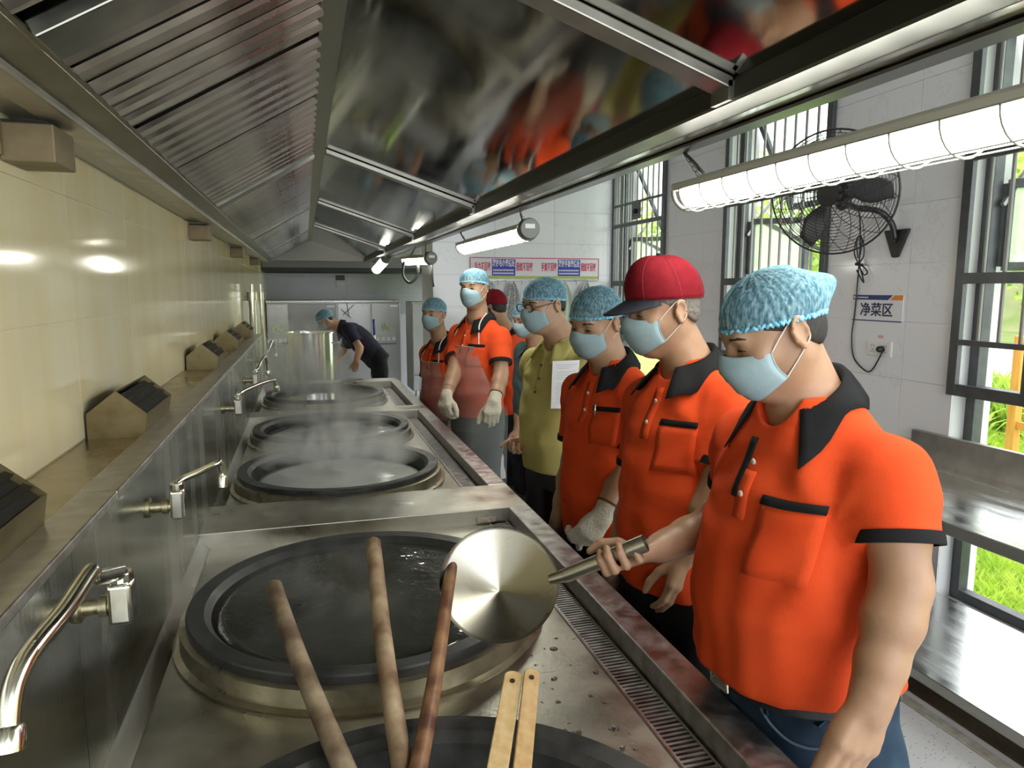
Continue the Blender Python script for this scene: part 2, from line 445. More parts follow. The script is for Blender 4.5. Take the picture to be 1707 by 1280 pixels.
# ------------------------------------------------------------------ outdoors
GRASSG = mat('lawn_soil', (0.20, 0.30, 0.03), 0.9, col2=(0.30, 0.38, 0.05), scale=3)
lawn = tag(MB().box((3.26, -8, -0.3), (8.5, 20, -0.06)).build('lawn_ground', GRASSG), kind='structure')
tag(MB().box((8.5, -25, -0.3), (19, 45, -0.05)).build('pavement', mat('pale_concrete', (0.78, 0.77, 0.74), 0.8, col2=(0.72, 0.71, 0.68), scale=1)), kind='structure')
tag(MB().box((19, -25, -0.4), (40, 45, -0.08)).build('far_verge', mat('verge_green', (0.16, 0.22, 0.05), 0.9, col2=(0.22, 0.28, 0.07), scale=2)), kind='structure')
rng = np.random.default_rng(3)
def blades(n, lo, hi, z0, hmin, hmax, wid, lean):
    p = np.empty((n, 3)); p[:, 0] = rng.uniform(lo[0], hi[0], n); p[:, 1] = rng.uniform(lo[1], hi[1], n); p[:, 2] = z0
    a = rng.uniform(0, 6.283, n); h = rng.uniform(hmin, hmax, n); t = rng.uniform(0, 6.283, n)
    side = np.stack([np.cos(a), np.sin(a), np.zeros(n)], 1) * (wid * rng.uniform(0.6, 1.3, n))[:, None]
    ln = np.stack([np.cos(t), np.sin(t), np.zeros(n)], 1) * (lean * h)[:, None]
    up = np.stack([np.zeros(n), np.zeros(n), h], 1)
    V = np.stack([p - side, p + side, p + up*0.6 + ln*0.4 + side*0.6, p + up + ln], 1).reshape(-1, 3)
    i = np.arange(n)[:, None] * 4
    F = np.concatenate([i + np.array([0, 1, 2]), i + np.array([0, 2, 3])], 0)
    return V, F
def raw_mesh(name, V, F, m, parent=None, org=(0,0,0), smooth=False):
    me = bpy.data.meshes.new(name)
    org = np.array(parent['_w']) if parent is not None else np.asarray(org, float)
    V = np.asarray(V) - org; F = np.asarray(F)
    me.vertices.add(len(V)); me.vertices.foreach_set('co', V.astype(np.float32).ravel())
    k = F.shape[1]
    me.loops.add(F.size); me.loops.foreach_set('vertex_index', F.astype(np.int32).ravel())
    me.polygons.add(len(F)); me.polygons.foreach_set('loop_start', np.arange(0, F.size, k, dtype=np.int32))
    me.update(calc_edges=True)
    return link(name, me, m, parent, org, smooth='all' if smooth else False)
def leaf_mat(name, c, c2):
    def bld(nt):
        N, L = nt.nodes, nt.links
        nz = N.new('ShaderNodeTexNoise'); nz.inputs['Scale'].default_value = 6
        g = N.new('ShaderNodeNewGeometry'); L.new(g.outputs['Position'], nz.inputs['Vector'])
        r = N.new('ShaderNodeValToRGB'); r.color_ramp.elements[0].color = (*c, 1); r.color_ramp.elements[1].color = (*c2, 1)
        r.color_ramp.elements[0].position = 0.35; r.color_ramp.elements[1].position = 0.65
        L.new(nz.outputs['Fac'], r.inputs['Fac'])
        d = N.new('ShaderNodeBsdfDiffuse'); t = N.new('ShaderNodeBsdfTranslucent')
        L.new(r.outputs[0], d.inputs[0]); L.new(r.outputs[0], t.inputs[0])
        mx = N.new('ShaderNodeMixShader'); mx.inputs[0].default_value = 0.4
        L.new(d.outputs[0], mx.inputs[1]); L.new(t.outputs[0], mx.inputs[2])
        return mx.outputs[0]
    return mix_shader_mat(name, bld)
V, F = blades(60000, (3.3, 0.5), (7.5, 9.5), -0.06, 0.04, 0.10, 0.005, 0.7)
tag(raw_mesh('lawn_grass', V, F, leaf_mat('grass_blade', (0.36, 0.56, 0.05), (0.60, 0.74, 0.12))), 'bright green mown lawn outside the windows', 'grass', kind='stuff')
LEAFY = leaf_mat('shrub_leaf', (0.25, 0.42, 0.05), (0.60, 0.72, 0.14))
def arch_leaves(n, c, h, spread, wid):
    Vs, Fs = [], []
    for _ in range(n):
        a = rng.uniform(0, 6.283); r = spread * rng.uniform(0.3, 1.0); hh = h * rng.uniform(0.5, 1.0); s = rng.uniform(0, 0.06)
        d = np.array([math.cos(a), math.sin(a), 0]); sd = np.array([-d[1], d[0], 0]) * wid
        base = np.asarray(c) + d * s
        pts = [base + d * r * t**1.6 + np.array([0, 0, hh * (t * (1.75 - 0.9*t))]) for t in (0, 0.35, 0.7, 1)]
        ws = [0.5, 1.0, 0.8, 0.08]
        o = len(Vs) * 8
        Vs.append(np.concatenate([[p - sd*w, p + sd*w] for p, w in zip(pts, ws)]))
        for k in range(3): Fs.append([o + 2*k, o + 2*k + 1, o + 2*k + 3, o + 2*k + 2])
    return np.concatenate(Vs), np.array(Fs)
shr = [('tall-leaved strap plant nearest the orange timber post', 5.55, 4.75, 0.75), ('strap-leaved plant left of the orange timber post', 6.1, 5.4, 0.8),
       ('strap-leaved plant right behind the orange timber post', 6.3, 4.6, 0.8), ('small strap-leaved plant at the pavement edge', 7.0, 6.2, 0.7),
       ('leafy clump outside the narrow window by the banner', 5.6, 9.6, 0.8), ('leafy clump outside the window behind the fan', 6.0, 7.4, 0.7)]
for lab, x, y, h in shr:
    V, F = arch_leaves(60, (x, y, -0.06), h, 0.45, 0.022)
    tag(raw_mesh('strap_leaf_plant', V, F, LEAFY, org=(x, y, -0.06)), lab, 'plant', 'plants outside the windows')
V, F = blades(9000, (7.6, 3.0), (8.4, 11), -0.06, 0.25, 0.7, 0.016, 0.5)
tag(raw_mesh('border_planting', V, F, LEAFY), 'dense border of long green leaves along the pavement', 'planting', kind='stuff')
# orange timber frame
t = thing('timber_frame', 'orange varnished timber frame standing in the planting outside', 'frame', (5.35, 4.08, -0.06))
ORW = mat('orange_timber', (0.62, 0.25, 0.03), 0.4, col2=(0.74, 0.36, 0.07), scale=14, stretch=(1, 1, 0.2))
for yy in (3.55, 4.2): MB().box((5.32, yy - 0.035, -0.06), (5.39, yy + 0.035, 1.25)).build('post', ORW, t, bevel=0.005)
for zz in (0.55, 1.21): MB().box((5.335, 3.585, zz - 0.03), (5.375, 4.165, zz + 0.03)).build('crossbar', ORW, t, bevel=0.004)
# trees across the pavement
def tree(lab, x, y, h, r, m, n=2600):
    root = thing('tree', lab, 'tree', (x, y, -0.08), 'trees across the pavement')
    MB().tube([(x, y, -0.08), (x + 0.1, y, h*0.35), (x, y + 0.1, h*0.7)], [0.16, 0.12, 0.05], 8).build('trunk', mat('bark', (0.12, 0.08, 0.05), 0.9), root)
    c = np.array([x, y, h * 0.62]); q = rng.normal(size=(n, 3)); q /= np.linalg.norm(q, axis=1)[:, None]
    q *= (rng.uniform(0.45, 1.0, n) ** 0.6)[:, None]; q *= 1 + 0.25 * np.sin(q[:, :1] * 9 + q[:, 1:2] * 7)
    p = c + q * np.array([r, r, h * 0.42])
    a = rng.normal(size=(n, 3)); a /= np.linalg.norm(a, axis=1)[:, None]; bb = np.cross(a, rng.normal(size=(n, 3))); bb /= np.linalg.norm(bb, axis=1)[:, None]
    s = 0.17
    V = np.stack([p - a*s, p + bb*s*0.55, p + a*s, p - bb*s*0.55], 1).reshape(-1, 3)
    F = np.arange(n * 4).reshape(-1, 4)
    raw_mesh('foliage', V, F, m, root)
TL = [leaf_mat('tree_leaf_light', (0.30, 0.48, 0.08), (0.55, 0.68, 0.18)), leaf_mat('tree_leaf_dark', (0.15, 0.28, 0.06), (0.34, 0.48, 0.14))]
tl = [('light green tree seen through the right-hand window', 21, 15.5, 7, 2.6, 0), ('darker tree just left of the light tree by the right-hand window', 28, 21, 8, 3.0, 1), ('tree seen behind the wall fan', 21, 27, 7.5, 2.8, 0),
      ('darker tree behind the lamp chain', 29, 33, 8, 3.2, 1), ('light tree seen through the window behind the red cap', 21, 38.5, 7, 2.8, 0), ('darkest tree at the far left through the windows', 27.5, 44, 8, 3.0, 1)]
for lab, x, y, h, r, k in tl: tree(lab, x, y, h, r, TL[k])
hill = MB().grid([[(26 + 16*u, y, -0.3 + 7.5 * u ** 0.8 + 0.5*math.sin(y*0.5 + 3*u)) for y in np.linspace(-25, 60, 40)] for u in np.linspace(0, 1, 12)])
tag(hill.build('hillside', mat('hill_green', (0.20, 0.27, 0.08), 0.95, col2=(0.36, 0.33, 0.18), scale=0.7, detail=8), smooth='all'), kind='structure')
# ================================================================== wok range
SX0, SX1 = -0.35, 0.742
rg = thing('wok_range', 'long stainless steel wok range with splashback along the cream wall', 'stove', (0.2, 3.0, 0.0))
b = MB()
b.box((-0.548, -0.3, 0.10), (-0.352, 6.15, 1.225)); b.box((-0.35, -0.3, 0.08), (0.735, 6.15, 0.66))
b.build('cabinet_body', STEEL, rg, bevel=0.004)
MB().box((-0.2, -0.2, 0.0), (0.68, 6.1, 0.08)).build('plinth', BLACK, rg)
WOKS = [(0.745, 'front'), (1.745, 'second'), (3.07, 'third'), (3.99, 'fourth'), (5.29, 'fifth')]
WX, WR = 0.122, 0.415
bays = [(-0.3, 2.344, [0.745, 1.745]), (2.64, 4.47, [3.07, 3.99]), (4.66, 5.93, [5.29])]
def top_with_holes(y0, y1, ys, r):
    """flat plate z=0.80 with round wok openings"""
    b = MB(); x0, x1 = -0.35, 0.594
    cuts = [y0] + [0.5*(p + q) for p, q in zip(ys[:-1], ys[1:])] + [y1]
    n = 48
    for c, ya, yb in zip(ys, cuts[:-1], cuts[1:]):
        ring, outer = [], []
        for k in range(n):
            t = 2*math.pi*(k + 0.5)/n; dx, dy = math.cos(t), math.sin(t)
            ring.append((WX + dx*r, c + dy*r, 0.80))
            s = min(((x1 - WX)/dx if dx > 0 else (x0 - WX)/dx) if abs(dx) > 1e-9 else 9, ((yb - c)/dy if dy > 0 else (ya - c)/dy) if abs(dy) > 1e-9 else 9)
            outer.append((WX + dx*s, c + dy*s, 0.80))
        for (cx_, cy_) in ((x0, ya), (x1, ya), (x1, yb), (x0, yb)):   # snap nearest to corners
            k = min(range(n), key=lambda i: (outer[i][0]-cx_)**2 + (outer[i][1]-cy_)**2); outer[k] = (cx_, cy_, 0.80)
        V = ring + outer; V2 = [(x, y, 0.785) for x, y, z in V]
        F = [(k, k + n, (k+1) % n + n, (k+1) % n) for k in range(n)]
        b.add(V + V2, F + [tuple(i + 2*n for i in f[::-1]) for f in F])
    return b
for y0, y1, ys in bays:
    top_with_holes(y0, y1, ys, 0.395).build('bay_top', STEEL_TOP, rg)
    # drain trough beside the bay
    MB().box((0.594, y0, 0.74), (0.668, y1, 0.745)).box((0.592, y0, 0.74), (0.596, y1, 0.803)).build('drain_trough', STEEL, rg)
    g = MB(); y = y0 + 0.01
    while y < y1 - 0.01:
        g.box((0.60, y, 0.788), (0.660, y + 0.006, 0.799)); y += 0.0125
    g.box((0.597, y0, 0.786), (0.602, y1, 0.80)); g.box((0.657, y0, 0.786), (0.662, y1, 0.80))
    tag(g.build('drain_grate', STEEL_RAIL, rg), kind='stuff')
for y0, y1 in ((2.344, 2.64), (4.47, 4.66), (5.93, 6.15)):
    MB().box((-0.35, y0, 0.66), (0.742, y1, 0.85)).build('divider', STEEL_TOP, rg, bevel=0.003)
for y0, y1, _ in bays:
    f = MB().box((0.668, y0, 0.66), (0.742, y1, 0.85)); f.build('front_rail', STEEL_RAIL, rg, bevel=0.003)
MB().box((0.55, 2.33, 0.805), (0.62, 2.342, 0.823)).build('hinge_tab', CHROME, rg, bevel=0.002)
# splashback panels and the ledge above
ys = [-0.3, 1.15, 2.35, 3.55, 4.75, 6.15]
for a, c in zip(ys[:-1], ys[1:]):
    MB().box((-0.352, a + 0.001, 0.80), (-0.346, c - 0.001, 1.243)).build('splash_panel', STEEL_SPLASH, rg)
    MB().prism([(-0.346, a, 0.80), (-0.318, a, 0.801), (-0.346, a, 0.838)], (0, c - a, 0)).build('splash_fillet', STEEL, rg)
for a, c in zip([-0.3, 1.42, 3.0, 4.6], [1.42, 3.0, 4.6, 6.15]):
    MB().box((-0.412, a + 0.001, 1.232), (-0.344, c - 0.001, 1.25)).build('ledge_cap', STEEL_RAIL, rg, bevel=0.003)
    MB().box((-0.549, a, 1.225), (-0.412, c, 1.238)).build('ledge', STEEL_LEDGE, rg)

# ------------------------------------------------------------------ woks with collars
COLLAR = mat('stained_collar_steel', (0.42, 0.38, 0.28), 0.36, 0.9, col2=(0.22, 0.17, 0.10), scale=12, detail=9, rvar=0.1, lo=0.45, hi=0.75)
WL = ['empty black iron wok nearest the camera holding the wooden handles', 'black iron wok of dark water under the ladle', 'black iron wok of cloudy steaming water beyond the wide divider',
      'fourth black iron wok from the camera, steaming', 'farthest black iron wok at the end of the range']
WAT = [None, 0.8530, 0.806, 0.830, 0.838]
for (yc, _), lab, wz in zip(WOKS, WL, WAT):
    w = thing('wok', lab, 'wok', (WX, yc, 0.80), 'woks set in the range')
    c = (WX, yc, 0.0)
    MB().lathe([(0.445, 0.80), (0.447, 0.806), (0.432, 0.810), (0.430, 0.848), (0.418, 0.851), (0.400, 0.851), (0.398, 0.79)], c, n=96).build('collar', COLLAR, w, smooth=35)
    prof = [(0.398, 0.80), (0.4145, 0.846), (0.4165, 0.850), (0.4165, 0.868), (0.4135, 0.872), (0.377, 0.870), (0.372, 0.866), (0.3635, 0.856), (0.362, 0.855)]
    R0 = 0.362
    for t in np.linspace(0.0, 1.0, 16)[1:]:
        prof.append((R0 * math.cos(t * math.pi/2) ** 0.75 if t < 1 else 0.001, 0.855 - 0.26 * math.sin(t * math.pi/2) ** 1.0))
    prof.append((0.001, 0.585))
    for t in np.linspace(1.0, 0.0, 8): prof.append((max(0.001, (R0 + 0.012) * math.cos(t * math.pi/2) ** 0.75), 0.84 - 0.262 * math.sin(t * math.pi/2)))
    MB().lathe(prof, c, n=96).build('bowl', IRON, w, smooth=30)
def water_mat(name, col, col2, rough, tr, wave=4.0, bstr=0.25):
    return mat(name, col, rough, 0.0, col2=col2, scale=2.2, detail=5, bump=bstr, bscale=wave, spec=0.5)
WM = [None, water_mat('dark_water', (0.028, 0.030, 0.026), (0.08, 0.084, 0.076), 0.05, 0, 14, 0.45), water_mat('cloudy_water', (0.58, 0.61, 0.58), (0.70, 0.73, 0.70), 0.12, 0, 14, 0.12),
      water_mat('grey_water', (0.12, 0.125, 0.12), (0.20, 0.205, 0.20), 0.08, 0, 10, 0.12), water_mat('grey_water_far', (0.12, 0.125, 0.12), (0.20, 0.205, 0.20), 0.08, 0, 10, 0.12)]
WLAB = [None, 'dark water in the wok under the ladle', 'cloudy pale water in the third wok', 'steaming grey water in the fourth wok', 'steaming grey water in the farthest wok']
for (yc, _), wz, m, lab in zip(WOKS, WAT, WM, WLAB):
    if wz is None: continue
    t = math.asin((0.855 - wz) / 0.26) / (math.pi/2)
    r = 0.362 * math.cos(t * math.pi/2) ** 0.75 + 0.0005
    rings = [(0.0005 + r * q, wz) for q in np.linspace(0, 1, 12)]
    tag(MB().lathe(rings + [(r - 0.003, wz - 0.012)], (WX, yc, 0), n=72).build('water', m, loc=(WX, yc, wz), smooth='all'), lab, 'water')

# ------------------------------------------------------------------ droplets on the stove top
dm = mat('water_drop', (0.75, 0.75, 0.75), 0.03, 0.0, trans=1.0)
b = MB()
for k in range(70):
    x, y = random.uniform(0.33, 0.585), random.uniform(0.95, 1.5)
    if (x - WX)**2 + (y - 1.745)**2 < 0.455**2 or (x - WX)**2 + (y - 0.745)**2 < 0.455**2: continue
    s = random.choice([0.003, 0.004, 0.006, 0.010]); a = random.uniform(0, 3)
    R = np.array([[math.cos(a), -math.sin(a), 0], [math.sin(a), math.cos(a), 0], [0, 0, 1]])
    b.sphere((x, y, 0.8003), s, 10, 6, (1.0, random.uniform(0.5, 1), 0.22), R)
tag(b.build('water_drops', dm, loc=(0.45, 1.2, 0.80), smooth='all'), 'scattered water drops on the steel between the two front woks', 'water', kind='stuff')

# ------------------------------------------------------------------ flue vents on the ledge
GREASE = mat('greasy_flue_steel', (0.17, 0.13, 0.055), 0.42, 0.7, col2=(0.25, 0.20, 0.10), scale=18, detail=8, rvar=0.1)
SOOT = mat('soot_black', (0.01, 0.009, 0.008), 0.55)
FL = ['flue box cut by the left edge of the picture', 'largest house-shaped flue box with black slots on the ledge', 'sooty house-shaped flue box behind the largest one', 'fourth flue box along the ledge', 'farthest small flue box on the ledge']
for lab, y0 in zip(FL, (0.90, 2.0, 3.60, 4.70, 6.02 - 0.25)):
    f = thing('flue_vent', lab, 'flue', (-0.47, y0 + 0.17, 1.238), 'flue boxes on the ledge')
    y1 = y0 + 0.35; t = 0.004
    xl, xr, za, zs, xa = -0.543, -0.402, 1.360, 1.298, -0.472
    pent = [(xl, 1.238), (xr - 0.010, 1.238), (xr, zs), (xa, za), (xl, zs + 0.005)]
    for ya in (y0, y1 - t): MB().prism([(x, ya, z) for x, z in pent], (0, t, 0)).build('side_plate', GREASE, f)
    sh = MB()
    for i in (1, 3, 4):  # front face, back slope, back face
        (xa1, za1), (xb1, zb1) = pent[i], pent[(i + 1) % 5]
        d = nrm(np.array([-(zb1 - za1), 0, xb1 - xa1])) * 0.003
        sh.prism([(xa1, y0 + t, za1), (xb1, y0 + t, zb1), (xb1 + d[0], y0 + t, zb1 + d[2]), (xa1 + d[0], y0 + t, za1 + d[2])], (0, 0.35 - 2*t, 0))
    sh.build('shell', GREASE, f)
    MB().prism([(x*0.94 - 0.0283, y0 + t + 0.002, 1.24 + (z - 1.238)*0.86) for x, z in pent], (0, 0.35 - 2*t - 0.004, 0)).build('dark_inside', SOOT, f)
    for q in (0.33, 0.67):
        p = np.array([xa + (xr - xa)*q, 0, za + (zs - za)*q])
        MB().prism([(p[0] - 0.006, y0 + t, p[2]), (p[0] + 0.006, y0 + t, p[2] - 0.006), (p[0] - 0.01, y0 + t, p[2] - 0.024), (p[0] - 0.02, y0 + t, p[2] - 0.018)], (0, 0.35 - 2*t, 0)).build('slot_fin', mat('sooty_steel', (0.05, 0.047, 0.042), 0.35, 0.8), f)

# ------------------------------------------------------------------ faucets on the splashback
def smooth_path(P, n=6):
    P = [np.asarray(p, float) for p in P]; out = []
    for i in range(len(P) - 1):
        p0, p1, p2, p3 = P[max(i-1, 0)], P[i], P[i+1], P[min(i+2, len(P)-1)]
        for k in range(n):
            t = k / n
            out.append(0.5*((2*p1) + (p2-p0)*t + (2*p0-5*p1+4*p2-p3)*t*t + (3*p1-p0-3*p2+p3)*t**3))
    out.append(P[-1]); return out
def faucet(lab, y, z, spout, r=0.011, body=0.017):
    f = thing('faucet', lab, 'faucet', (-0.346, y, z), 'swing faucets on the splashback')
    MB().lathe([(0.001, 0), (0.022, 0), (0.022, 0.006), (0.012, 0.008), (0.012, 0.03), (0.016, 0.031), (0.016, 0.042), (0.011, 0.043), (0.011, 0.055)], (-0.346, y, z), (1, 0, 0), 16).build('wall_nipple', BRASS, f, smooth=30)
    MB().obox((-0.285, y, z + 0.004), ((1,0,0),(0,1,0),(0,0,1)), (body*0.9, body*0.9, 0.032)).build('valve_body', CHROME, f, bevel=0.006, seg=3)
    MB().tube([(-0.285, y, z + 0.036), (-0.285, y, z + 0.052)], body*0.95, 14).build('swivel_nut', CHROME, f, bevel=0.002)
    p = smooth_path([(-0.285, y, z + 0.05)] + [tuple(q) for q in spout])
    MB().tube(p, r, 14).build('spout', CHROME, f, smooth=60)
    e, d = p[-1], nrm(p[-1] - p[-2])
    MB().lathe([(0.001, 0.0), (r*1.2, 0.0), (r*1.45, 0.004), (r*1.45, 0.026), (r*1.1, 0.028), (0.001, 0.024)], e - d*0.004, d, 16).build('nozzle', CHROME, f, smooth=40)
    return f
sp = [onX(158, 963, -0.283), onX(150, 955, -0.284), onX(104, 1022, -0.295), onX(52, 1085, -0.31), onX(26, 1135, -0.318), onX(17, 1180, -0.32), onX(15, 1215, -0.32)]
faucet('large curved faucet in the left foreground', 1.155, 1.142, sp, 0.0115, 0.019)
e = onZ(366, 771, 1.232)
faucet('straight swing faucet above the wide divider', 1.66, 1.145, [(-0.272, 1.672, 1.202), tuple(0.5*(e + np.array([-0.272, 1.672, 1.202]))), tuple(e + np.array([-0.006, -0.01, 0.0])), tuple(e), tuple(e + np.array([0.004, 0.006, -0.02])), tuple(e + np.array([0.004, 0.006, -0.035]))], 0.0075, 0.016)
faucet('faucet next to the wok of cloudy water', 3.15, 1.12, [(-0.27, 3.16, 1.185), (-0.2, 3.3, 1.20), (-0.15, 3.4, 1.20), (-0.14, 3.42, 1.17)], 0.009)
faucet('faucet beside the fourth wok, turned down', 4.25, 1.10, [(-0.27, 4.26, 1.17), (-0.25, 4.4, 1.21), (-0.235, 4.5, 1.20), (-0.23, 4.52, 1.12)], 0.010)
faucet('farthest faucet at the end of the splashback', 5.45, 1.10, [(-0.27, 5.46, 1.17), (-0.25, 5.6, 1.22), (-0.235, 5.7, 1.21), (-0.23, 5.72, 1.12)], 0.011)

# ------------------------------------------------------------------ wooden handles standing in the front wok
WOOD = mat('worn_pole_wood', (0.17, 0.09, 0.045), 0.6, col2=(0.50, 0.37, 0.23), scale=16, detail=10, stretch=(1, 1, 0.6), bump=0.15, bscale=40)
WOODG = mat('grey_weathered_wood', (0.16, 0.10, 0.06), 0.6, col2=(0.46, 0.36, 0.23), scale=14, detail=10, bump=0.15, bscale=40)
WOODD = mat('dark_red_wood', (0.10, 0.035, 0.02), 0.45, col2=(0.36, 0.19, 0.09), scale=18, detail=8, bump=0.1, bscale=40)
BAMBOO = mat('pale_bamboo', (0.62, 0.40, 0.17), 0.4, col2=(0.74, 0.54, 0.28), scale=10, stretch=(6, 6, 0.6), bump=0.05)
BAMBOO2 = mat('brown_bamboo', (0.50, 0.29, 0.11), 0.4, col2=(0.60, 0.40, 0.18), scale=10, stretch=(6, 6, 0.6), bump=0.05)
def pole(lab, a, q, ext, r0, r1, m):
    a = np.asarray(a); q = np.asarray(q); d = nrm(q - a); L = np.linalg.norm(q - a) + ext
    w = [0.004*math.sin(7*t + r0*900) for t in np.linspace(0, 1, 9)]
    u, v, _ = frame_z(d)
    path = [a + d*L*t + u*w[i] for i, t in enumerate(np.linspace(0, 1, 9))]
    rr = [r0*(1 - t) + r1*t for t in np.linspace(0, 1, 9)]
    path = [a - d*0.006] + path; rr = [rr[0]*0.72] + rr
    o = MB().tube(path, rr, 14).build('wooden_pole', m, loc=path[-1], smooth=50)
    return tag(o, lab, 'pole', 'wooden poles standing in the front wok')
pole('thick grey-brown pole leaning left in the front wok', at(456, 978, 1.50), at(573, 1284, 1.10), 0.42, 0.0172, 0.0185, WOODG)
pole('mottled pole in the middle, tallest of the wooden poles', at(620, 905, 1.56), at(672, 1284, 1.10), 0.40, 0.0165, 0.0185, WOOD)
pole('slimmer dark reddish pole crossing the mottled one', at(757, 936, 1.52), at(694, 1284, 1.08), 0.40, 0.0125, 0.0165, WOODD)
def paddle(lab, top, low, ext, w, m, side):
    top = np.asarray(top); low = np.asarray(low); d = nrm(low - top); u = nrm(side - d*(np.asarray(side) @ d)); n = np.cross(u, d)
    L = np.linalg.norm(low - top) + ext; hw = w/2; K = 14
    out = []
    for k in range(K + 1):
        t = math.pi * k / K; out.append((-hw*math.cos(t), hw*0.7*(1 - math.sin(t))))
    out += [(hw*1.12, L), (-hw*1.12, L)]
    hc, hr = hw*1.5, 0.0045
    hole = [(hr*math.cos(2*math.pi*i/12), hc + hr*math.sin(2*math.pi*i/12)) for i in range(12)]
    o = MB().prism([top + u*x + d*y - n*0.005 for x, y in out], n*0.010).build('wooden_paddle', m, loc=low, bevel=0.002)
    tag(o, lab, 'paddle handle', 'flat wooden handles in the front wok')
    MB().tube([top + d*hc - n*0.0062, top + d*hc + n*0.0062], hr, 12).build('hang_hole', mat('dark_hole', (0.03, 0.015, 0.008), 0.8), o)
paddle('pale flat handle with a hole, left of the pair', at(857, 1121, 1.22), at(829, 1284, 1.05), 0.40, 0.031, BAMBOO, RGT*0.9 + UPV*0.0 + FWD*0.1)
paddle('browner flat handle with a hole, right of the pair', at(887, 1117, 1.22), at(870, 1284, 1.05), 0.40, 0.027, BAMBOO2, RGT*0.9 + FWD*0.35)
# ================================================================== extraction hood
HY0, HY1 = -0.6, 9.4
hd = thing('range_hood', 'long dark steel extraction hood with baffle filters over the woks', 'range hood', (0.2, 4.4, 1.95))
def strip(name, p, q, m, y0=HY0, y1=HY1, t=0.006, up=True):
    """plate between (x,z) points p and q, running along the hood"""
    d = nrm(np.array([-(q[1] - p[1]), 0, q[0] - p[0]])) * t
    return MB().prism([(p[0], y0, p[1]), (q[0], y0, q[1]), (q[0] + d[0], y0, q[1] + d[2]), (p[0] + d[0], y0, p[1] + d[2])], (0, y1 - y0, 0)).build(name, m, hd)
# rear gutter
strip('rear_gutter', (-0.415, 1.955), (-0.352, 1.972), HOODF)
strip('rear_gutter_lip', (-0.480, 1.945), (-0.415, 1.940), mat('rear_lip_steel', (0.40, 0.38, 0.33), 0.4, 1.0, col2=(0.5, 0.48, 0.43), scale=12))
strip('rear_gutter_face', (-0.4155, 1.940), (-0.4150, 1.957), HOODF)
strip('filter_rest', (-0.360, 1.969), (-0.356, 1.980), BAFFLE)
strip('back_panel', (-0.548, 1.955), (-0.482, 1.950), HOODF, t=0.3)
# ridge
strip('ridge_strip', (0.062, 2.214), (0.108, 2.204), mat('ridge_steel', (0.42, 0.42, 0.38), 0.4, 1.0))
strip('front_panel_edge', (0.062, 2.214), (0.0615, 2.26), HOODF)
# front sloping panel in lengths, with ribs
P0, P1 = (0.108, 2.202), (0.747, 1.992)
ribs = [1.185, 3.2, 5.05, 6.9]
cuts = [HY0] + ribs + [HY1]
for a, c in zip(cuts[:-1], cuts[1:]):
    strip('front_panel', P0, P1, HOODP, a, c)
for y in ribs:
    MB().prism([(P0[0], y - 0.028, P0[1] - 0.001), (P1[0], y - 0.028, P1[1] - 0.001), (P1[0] - 0.002, y - 0.028, P1[1] - 0.022), (P0[0], y - 0.028, P0[1] - 0.022)], (0, 0.056, 0)).build('panel_rib', HOODF, hd, bevel=0.003)
    MB().box((0.735, y - 0.028, 1.951), (0.747, y + 0.028, 1.985)).build('rib_foot', HOODF, hd)
DK = mat('dark_hood_steel', (0.10, 0.10, 0.09), 0.4, 1.0)
strip('front_gutter_face', (0.7475, 1.992), (0.7470, 1.950), DK)
strip('front_gutter', (0.747, 1.949), (0.808, 1.949), mat('gutter_steel', (0.24, 0.24, 0.22), 0.35, 1.0, col2=(0.34, 0.34, 0.31), scale=8, rvar=0.1))
strip('front_lip', (0.808, 1.948), (0.866, 1.955), mat('lip_steel', (0.62, 0.62, 0.58), 0.16, 1.0, col2=(0.5, 0.5, 0.46), scale=14, rvar=0.08))
strip('front_trim', (0.866, 1.946), (0.908, 1.946), mat('trim_steel', (0.26, 0.26, 0.27), 0.3, 1.0))
strip('front_face', (0.902, 1.95), (0.908, 2.34), STEEL)
strip('canopy_top', (-0.548, 2.34), (0.908, 2.34), HOODF)
# far end plate
pts = [(-0.548, 1.96), (-0.36, 1.96), (0.908, 1.96), (0.908, 2.34), (-0.548, 2.34)]
MB().prism([(x, HY1 - 0.004, z) for x, z in pts], (0, 0.01, 0)).build('end_panel', mat('end_panel_steel', (0.20, 0.195, 0.17), 0.4, 1.0), hd)
# filter bay frames and baffles, each baffle a folded strip
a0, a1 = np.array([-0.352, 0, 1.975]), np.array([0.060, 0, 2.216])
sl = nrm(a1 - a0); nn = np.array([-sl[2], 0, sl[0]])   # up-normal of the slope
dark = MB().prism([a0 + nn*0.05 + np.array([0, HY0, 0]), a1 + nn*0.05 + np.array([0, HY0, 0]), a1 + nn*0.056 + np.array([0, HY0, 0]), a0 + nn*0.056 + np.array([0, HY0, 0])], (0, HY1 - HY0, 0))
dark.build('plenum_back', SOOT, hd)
def slope_box(y0, y1, h0, h1, e0=0.0, e1=0.0):
    p, q = a0 + sl*e0, a1 - sl*e1
    return MB().prism([p + nn*h0 + (0, y0, 0), q + nn*h0 + (0, y0, 0), q + nn*h1 + (0, y0, 0), p + nn*h1 + (0, y0, 0)], (0, y1 - y0, 0))
def vee(y, w=0.062):
    """baffle section along Y: shallow channel with turned edges"""
    prof = [(0, 0.007), (0.010, -0.001), (w*0.42, -0.007), (w*0.5, -0.004), (w*0.58, -0.007), (w - 0.010, -0.001), (w, 0.007)]
    b = MB(); G = []
    for (dy, h) in prof: G.append([a0 + nn*h + (0, y + dy, 0), a1 + nn*h + (0, y + dy, 0)])
    b.grid(G); return b
frames = [1.235, 3.40, 5.55, 7.70]
fr = []
for y in frames:
    slope_box(y - 0.055, y + 0.055, -0.014, 0.012).build('filter_frame', HOODF, hd, bevel=0.003)
